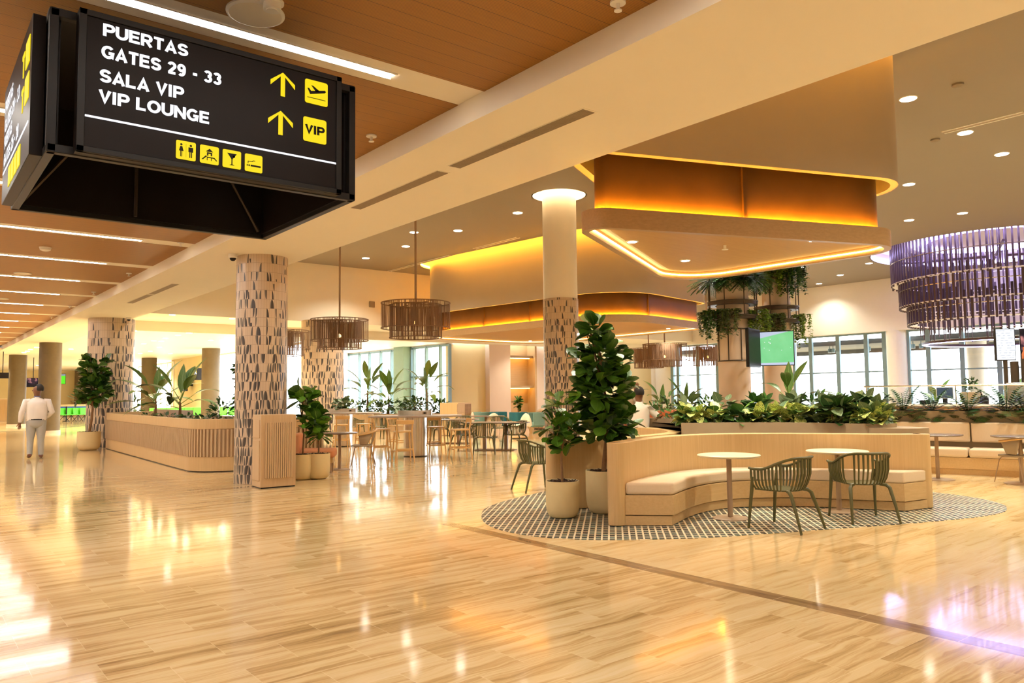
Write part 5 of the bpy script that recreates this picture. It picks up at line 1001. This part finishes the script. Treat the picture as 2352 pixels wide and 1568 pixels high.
for k in range(60): a = rr.random() * 6.28; R = 2.25 + rr.uniform(-.25, .35); m.cyl(R * math.cos(a), R * math.sin(a), 3.25 + rr.uniform(0, .25), 7.0, .018, n=6)
m.build('thin_rods', 'purplemetal', cd, smooth=False, kind='stuff'); MB().wall(circle(0, 0, 2.5, 72), 0, .22, 3.15, 3.23, True).build('bottom_ring', 'purplemetal', cd, ang=30); MB().wall(circle(0, 0, 2.45, 72), 0, .04, 3.13, 3.15, True).build('ring_light', 'e_violet', cd)
for k in range(4): a = k * PI / 2 + .4; MB().tube([(3.42 * math.cos(a), 3.42 * math.sin(a), 6.3), (.3 * math.cos(a), .3 * math.sin(a), 6.3)], .05, 6).build('spoke', 'purplemetal', cd)
# ------------------------------------------------------------------ gate lounge
def mk_seat():
    t = thing('gate_chair', '', 'seat', group='lime green gate seats'); MB().bb(-.25, .25, -.05, .45, .42, .46).build('seat', 'green', t, bevel=.015); MB().box((0, -.1, .68), (.5, .04, .52), rot=Euler((.18, 0, 0)).to_matrix()).build('backrest', 'green', t, bevel=.015)
    MB().tube([(-.2, .35, 0), (0, .1, .41), (-.2, -.2, 0)], .018, 6).tube([(.2, .35, 0), (0, .1, .41), (.2, -.2, 0)], .018, 6).build('leg_frame', 'black', t); return t
seat = placer(mk_seat)
for i in range(11): p = onY(352 + i * 20, 930, 46.0); seat((p.x, p.y, 0), fwd(-.1, 1), 'lime green gate seat behind the banana plants, ' + ORD[i] + ' from the left in the front row')
for i in range(4): p = onY(146 + i * 16, 950, 58.5); seat((p.x, p.y, 0), fwd(.3, -1), 'lime green gate seat beyond the blue queue belt, ' + ORD[i] + ' from the left')
sb = thing('queue_barrier', 'black queue post with blue belt left of the wide tiled column', 'barrier', (*at(152, 968).xy, 0)); MB().cyl(0, 0, .02, 1.0, .04, n=16).build('post', 'black', sb); MB().lathe([(.22, 0), (.2, .03), (.04, .04)], 24).build('base', 'black', sb); MB().bb(-1.2, 3.2, -.004, .004, .9, 1.0).build('belt', 'blue', sb, smooth=False); MB().cyl(3.2, 0, .02, 1.0, .04, n=16).build('second_post', 'black', sb)
gs = onX(455, 859, 13.6); t = thing('gate_sign', 'black lit gate sign reading 29 on the gate wall', 'sign', (13.6, gs.y, gs.z - .33), 0); MB().bb(-.12, .55, -.22, .38, 0, .68).build('housing', 'black', t, bevel=.01); text('number', '29', 'e_text', t, -.124, .22, .48, .30, (0, 0, -PI / 2)); MB().bb(-.128, -.12, -.16, -.06, .40, .52).build('gate_symbol', 'e_yellow', t)
t = thing('flight_screen', 'grey blue flight screen on the gate wall left of the gate sign', 'screen', (13.75, onX(425, 880, 13.75).y, onX(425, 882, 13.75).z - .42), PI / 2 * 1.0); MB().bb(-.42, .42, -.05, .03, 0, .82).build('housing', 'black', t, bevel=.008); MB().bb(-.40, .40, .03, .034, .02, .80).build('picture', m_screen('gate'), t); MB().bb(-.1, .1, -.45, -.05, .3, .5).build('wall_arm', 'black', t)
screen('hanging_screen', 'black hanging screen with pink picture above the walking man', 76, 878, 46, 1.0, .55, 0, m_screen('poster'), ZS); screen('hanging_screen', 'bright green hanging screen right of the nearest brown column', 140, 870, 46, .5, .62, 0, m_screen('green'), ZS)
t = screen('direction_sign', 'small black direction sign with orange arrow at the left edge', 6, 862, 40, .55, .30, 0, 'blackpanel', ZS); MB().bb(.12, .2, .034, .038, .04, .12).bb(.12, .2, .034, .038, .16, .24).build('symbol', 'orange', t)
p = at(4, 968); t = thing('far_counter', 'slatted oak counter at the left edge behind the walking man', 'counter', (p.x, p.y, 0), fwd(-p.x, -p.y)); MB().bb(-1.6, .55, -.5, 0, 0, 1.55).build('body', 'oakgrey', t, bevel=.01); f = MB()
for i in range(26): f.bb(-1.55 + i * .08, -1.51 + i * .08, 0, .02, .1, 1.5)
f.build('fluting', 'oak', t)
tag(MB().wall([(3.4, 42.6), (4.64, 43.0), (8.34, 48.6), (14, 52)], -.05, .05, .0, .006).build('floor_strip', 'black', kind='structure', smooth=False), 'dark inlaid line across the far corridor floor', 'floor line')
p = onY(166, 928, 62); t = thing('gate_desk', 'long oak gate desk behind the blue queue belt', 'desk', (p.x, p.y, 0)); MB().bb(-3, 3.5, 0, .6, .95, 1.1).build('desk_top', 'oak', t, bevel=.01); MB().bb(-2.2, -1.8, .1, .5, 0, .95).build('pedestal', 'oak', t); MB().bb(1.2, 1.6, .1, .5, 0, .95).build('pedestal', 'oak', t)
# ------------------------------------------------------------------ people
def skinmesh(name, chains, mat, parent, root=0, sub=2):
    vs, es, rs, idx = [], [], [], {}
    for ch in chains:
        prev = None
        for (p, r) in ch:
            key = tuple(round(c, 4) for c in p)
            if key not in idx: idx[key] = len(vs); vs.append(key); rs.append(r)
            if prev is not None and prev != idx[key]: es.append((prev, idx[key]))
            prev = idx[key]
    me = bpy.data.meshes.new(name); me.from_pydata(vs, es, []); o = bpy.data.objects.new(name, me); COL.objects.link(o); o.parent = parent; me.materials.append(M[mat])
    sk = o.modifiers.new('skin', 'SKIN'); sk.use_smooth_shade = True; lay = me.skin_vertices[0] if me.skin_vertices else None
    if lay is None: 
        bm = bmesh.new(); bm.from_mesh(me); bm.verts.layers.skin.verify(); bm.to_mesh(me); bm.free(); lay = me.skin_vertices[0]
    for i, r in enumerate(rs): lay.data[i].radius = (r, r); lay.data[i].use_root = i == root
    s = o.modifiers.new('sub', 'SUBSURF'); s.levels = s.render_levels = sub; return o
def loft(m, rings, n=20):
    vs = [(c[0] + rx * math.cos(2 * PI * k / n), c[1] + ry * math.copysign(abs(math.sin(2 * PI * k / n)) ** .85, math.sin(2 * PI * k / n)), c[2]) for c, rx, ry in rings for k in range(n)]
    m.add(vs, [(i * n + k, i * n + (k + 1) % n, i * n + n + (k + 1) % n, i * n + n + k) for i in range(len(rings) - 1) for k in range(n)] + [tuple(reversed(range(n))), tuple(range((len(rings) - 1) * n, len(rings) * n))])
def hand(w, d, up, side):
    w, d = Vector(w), Vector(d).normalized(); s = d.cross(Vector(up)).normalized() * side; k = w + d * .085; ch = [[(w, .028), (w + d * .045, .033), (k, .026)]]; nrm = s.cross(d)
    for i, l in enumerate((.072, .08, .074, .058)): b = k + s * (.028 - .019 * i); ch.append([(k, .026), (b, .0105), (b + d * l * .55 + nrm * .008, .0098), (b + d * l + nrm * .026, .0085)])
    b = w + d * .035 + s * .034; ch.append([(w + d * .045, .033), (b, .013), (b + d * .035 + s * .02, .011), (b + d * .065 + s * .022, .009)]); return [[(tuple(p), r) for p, r in c] for c in ch]
def person(label, loc, rz, J, H=1.0, turn=0.0, long_sleeve=True, trousers='trousers', shirt='shirt', bulk=1.0, shoes='shoe', lanyard=False):
    t = thing('person', label, 'person', loc, rz); V = Vector; hd = V((0, .02, 1.715)); f = V((-math.sin(turn), math.cos(turn), 0)); sd = V((f.y, -f.x, 0))
    ch = [[((0, 0, .95), .13), ((0, 0, 1.15), .13), ((0, .0, 1.36), .13), ((0, -.01, 1.49), .075), ((0, .0, 1.56), .058), (tuple(hd - V((0, 0, .04)) + f * .01), .088), (tuple(hd + V((0, 0, .05)) - f * .012), .100), (tuple(hd + V((0, 0, .10)) - f * .015), .066)]]
    ch.append([(tuple(hd - V((0, 0, .04)) + f * .01), .088), (tuple(hd + f * .085 - V((0, 0, .005))), .022), (tuple(hd + f * .118 - V((0, 0, .022))), .012)]); ch.append([(tuple(hd - V((0, 0, .04)) + f * .01), .088), (tuple(hd + f * .07 - V((0, 0, .085))), .034)])
    for s in (-1, 1): ch.append([(tuple(hd - V((0, 0, .04)) + f * .01), .088), (tuple(hd + sd * s * .092 - f * .01 - V((0, 0, .005))), .017)])
    for s, S_ in (('L', -1), ('R', 1)):
        sh, el, wr = J['sh' + s], J['el' + s], J['wr' + s]; ch.append([((0, 0, 1.36), .13), (sh, .062), (el, .045), (wr, .028)]); ch += hand(wr, J['hd' + s], J.get('up' + s, (0, 1, 0)), S_)
        hp, kn, an, to = J['hp' + s], J['kn' + s], J['an' + s], J['to' + s]; ch.append([((0, 0, .95), .13), (hp, .09), (kn, .058), (an, .042), (to, .035)])
    skinmesh('body', ch, 'skin', t); m = MB(); b = bulk
    loft(m, [((0, 0, .90), .185 * b, .125 * b), ((0, 0, 1.0), .20 * b, .14 * b), ((0, .0, 1.15), .21 * b, .145 * b), ((0, 0, 1.3), .215 * b, .14 * b), ((0, -.01, 1.40), .215 * b, .125 * b), ((0, -.01, 1.47), .17 * b, .10), ((0, -.005, 1.52), .075, .07), ((0, 0, 1.56), .066, .062)])
    for s in 'LR':
        sh, el, wr = V(J['sh' + s]), V(J['el' + s]), V(J['wr' + s]); root = sh * .7 + V((0, 0, 1.40)) * .3
        if long_sleeve: m.tube([root, sh, sh.lerp(el, .5), el, el.lerp(wr, .5), el.lerp(wr, .93)], [.085, .082, .07, .064, .055, .042], 14)
        else: m.tube([root, sh, sh.lerp(el, .45), sh.lerp(el, .72)], [.085, .08, .074, .07], 14)
    m.build('shirt', shirt, t, ang=75); m = MB()
    loft(m, [((0, 0, .76), .10, .09), ((0, 0, .82), .165 * b, .13 * b), ((0, 0, .92), .19 * b, .142 * b), ((0, 0, .985), .192 * b, .135 * b)])
    for s in 'LR': hp, kn, an = V(J['hp' + s]), V(J['kn' + s]), V(J['an' + s]); m.tube([hp + V((0, 0, .06)), hp.lerp(kn, .3), kn, kn.lerp(an, .5), kn.lerp(an, .98)], [.11 * b, .102 * b, .078, .07, .06], 16)
    m.build('trousers', trousers, t, ang=75); MB().wall([(.193 * b * math.cos(2 * PI * k / 24), .137 * b * math.sin(2 * PI * k / 24)) for k in range(24)], 0, -.004, .965, .995, True).build('belt', 'black', t)
    for s in 'LR':
        an, to = V(J['an' + s]), V(J['to' + s]); q = an.lerp(to, 1.25); MB().tube([an - (to - an).normalized() * .06 + V((0, 0, -.02)), an + V((0, 0, -.01)), to + V((0, 0, .01)), q + V((0, 0, .0))], [.04, .052, .046, .03], 12, flat=.8).build('shoe', shoes, t)
    hm = MB(); n = 18; rows = []
    for i in range(9):
        ph = i / 8 * 2.0
        for k in range(n):
            th = 2 * PI * k / n; d = V((math.sin(ph) * math.cos(th), math.sin(ph) * math.sin(th), math.cos(ph))); ff = d.dot(f); r_ = .114 * (1 - .10 * max(0, ff)) if not (ff > .42 and ph > .75) else .08; rows.append(tuple(hd + V((0, 0, .035)) - f * .022 + V((d.x * .92, d.y, d.z * 1.1)) * r_ + (-f * .018 if abs(ff) < 2 else V())))
    hm.add(rows, [(i * n + k, i * n + (k + 1) % n, i * n + n + (k + 1) % n, i * n + n + k) for i in range(8) for k in range(n)]); hm.build('hair', 'hair', t, ang=80)
    if lanyard: MB().tube(circle3(.07, 1.553, 24), .006, 6, True).build('lanyard', 'blue', t)
    t.scale = (H, H, H); return t
mp = at(81, 1053)
person('man in white shirt and pale grey trousers walking away, head turned left', (mp.x, mp.y, 0), fwd(.12, 1) + .0, dict(shL=(-.235, -.01, 1.43), elL=(-.32, -.04, 1.15), wrL=(-.35, .02, .90), hdL=(-.05, .1, -1), shR=(.235, -.01, 1.43), elR=(.33, -.05, 1.16), wrR=(.22, .2, 1.02), hdR=(-.5, .8, .1), upR=(0, 0, 1), hpL=(-.10, 0, .88), knL=(-.12, .07, .48), anL=(-.125, -.08, .10), toL=(-.14, .05, .045), hpR=(.10, 0, .88), knR=(.105, .0, .48), anR=(.115, -.02, .085), toR=(.125, .12, .035)), 1.01, 1.35, bulk=1.12, lanyard=True)
STAND = dict(hpL=(-.10, 0, .88), knL=(-.11, .02, .48), anL=(-.12, 0, .085), toL=(-.14, .13, .035), hpR=(.10, 0, .88), knR=(.11, .02, .48), anR=(.12, 0, .085), toR=(.14, .13, .035))
p = CAM + ray(1468, 935) * (13.6 / FPX)
person('person in white short sleeved shirt seen from behind beyond the bench, right elbow out', (p.x, p.y, 0), fwd(p.x * .5, p.y), dict(STAND, shL=(-.20, -.01, 1.42), elL=(-.30, .05, 1.16), wrL=(-.22, .2, .98), hdL=(.1, .9, -.3), shR=(.20, -.01, 1.42), elR=(.43, -.08, 1.19), wrR=(.25, .10, 1.06), hdR=(-.7, .5, -.2), upR=(0, 0, 1)), .86, 0, False, 'blackcloth', shoes='black')
p = CAM + ray(1438, 940) * (14.6 / FPX)
person('person mostly hidden behind the tall fig with one raised hand showing', (p.x, p.y, 0), fwd(-.8, -.6), dict(STAND, shL=(-.20, -.01, 1.42), elL=(-.30, .15, 1.38), wrL=(-.22, .3, 1.62), hdL=(-.3, .2, .9), shR=(.20, -.01, 1.42), elR=(.30, .0, 1.14), wrR=(.28, .1, .9), hdR=(0, .2, -1)), .95, 0, True, 'blackcloth', 'taupe', shoes='black')
p = at(1478, 1010, .5); t = thing('leather_sofa', 'orange leather sofa end behind the standing person', 'sofa', (p.x * .0 + 13.2, 10.4, 0), fwd(-.5, -.8)); 
MB().bb(-.9, .9, -.4, .4, .1, .45).build('seat', 'orange', t, bevel=.06, seg=3); MB().bb(-.9, .9, -.5, -.3, .4, 1.12).build('backrest', 'orange', t, bevel=.06, seg=3); MB().bb(-.85, .85, -.45, .35, 0, .1).build('plinth', 'black', t)
for i, (px, X, sd, lb_) in enumerate(((1520, 16.5, 1, 'tall pointed leaf plant before the rear white column'), (1575, 17, 2, 'broad leaf plant before the rear right windows'), (1440, 17, 3, 'plant behind the tall fig near the windows'))): p = onX(px, 940, X); banana(lb_, (p.x, p.y, .6), .8, 7, .6, 400 + sd)
for i, (px, X) in enumerate(((1500, 15.8), (1530, 16), (1465, 16), (1560, 16.2), (1900, 17), (1960, 17), (2000, 17))): p = onX(px, 945, X); bush('dark shrub beyond the bench island before the windows', (p.x, p.y, .7), (.35, .35, .28), 80, .14, 420 + i, 'shrub', group='shrubs beyond the bench island')
hp_ = thing('hedge_planter', 'low planter behind the bench island carrying dark shrubs', 'planter'); a_, b2 = onX(1445, 950, 16.2), onX(2010, 950, 17.2); MB().wall([(a_.x, a_.y), (b2.x, b2.y)], -.3, .5, 0, .72).build('planter_box', 'concrete', hp_)
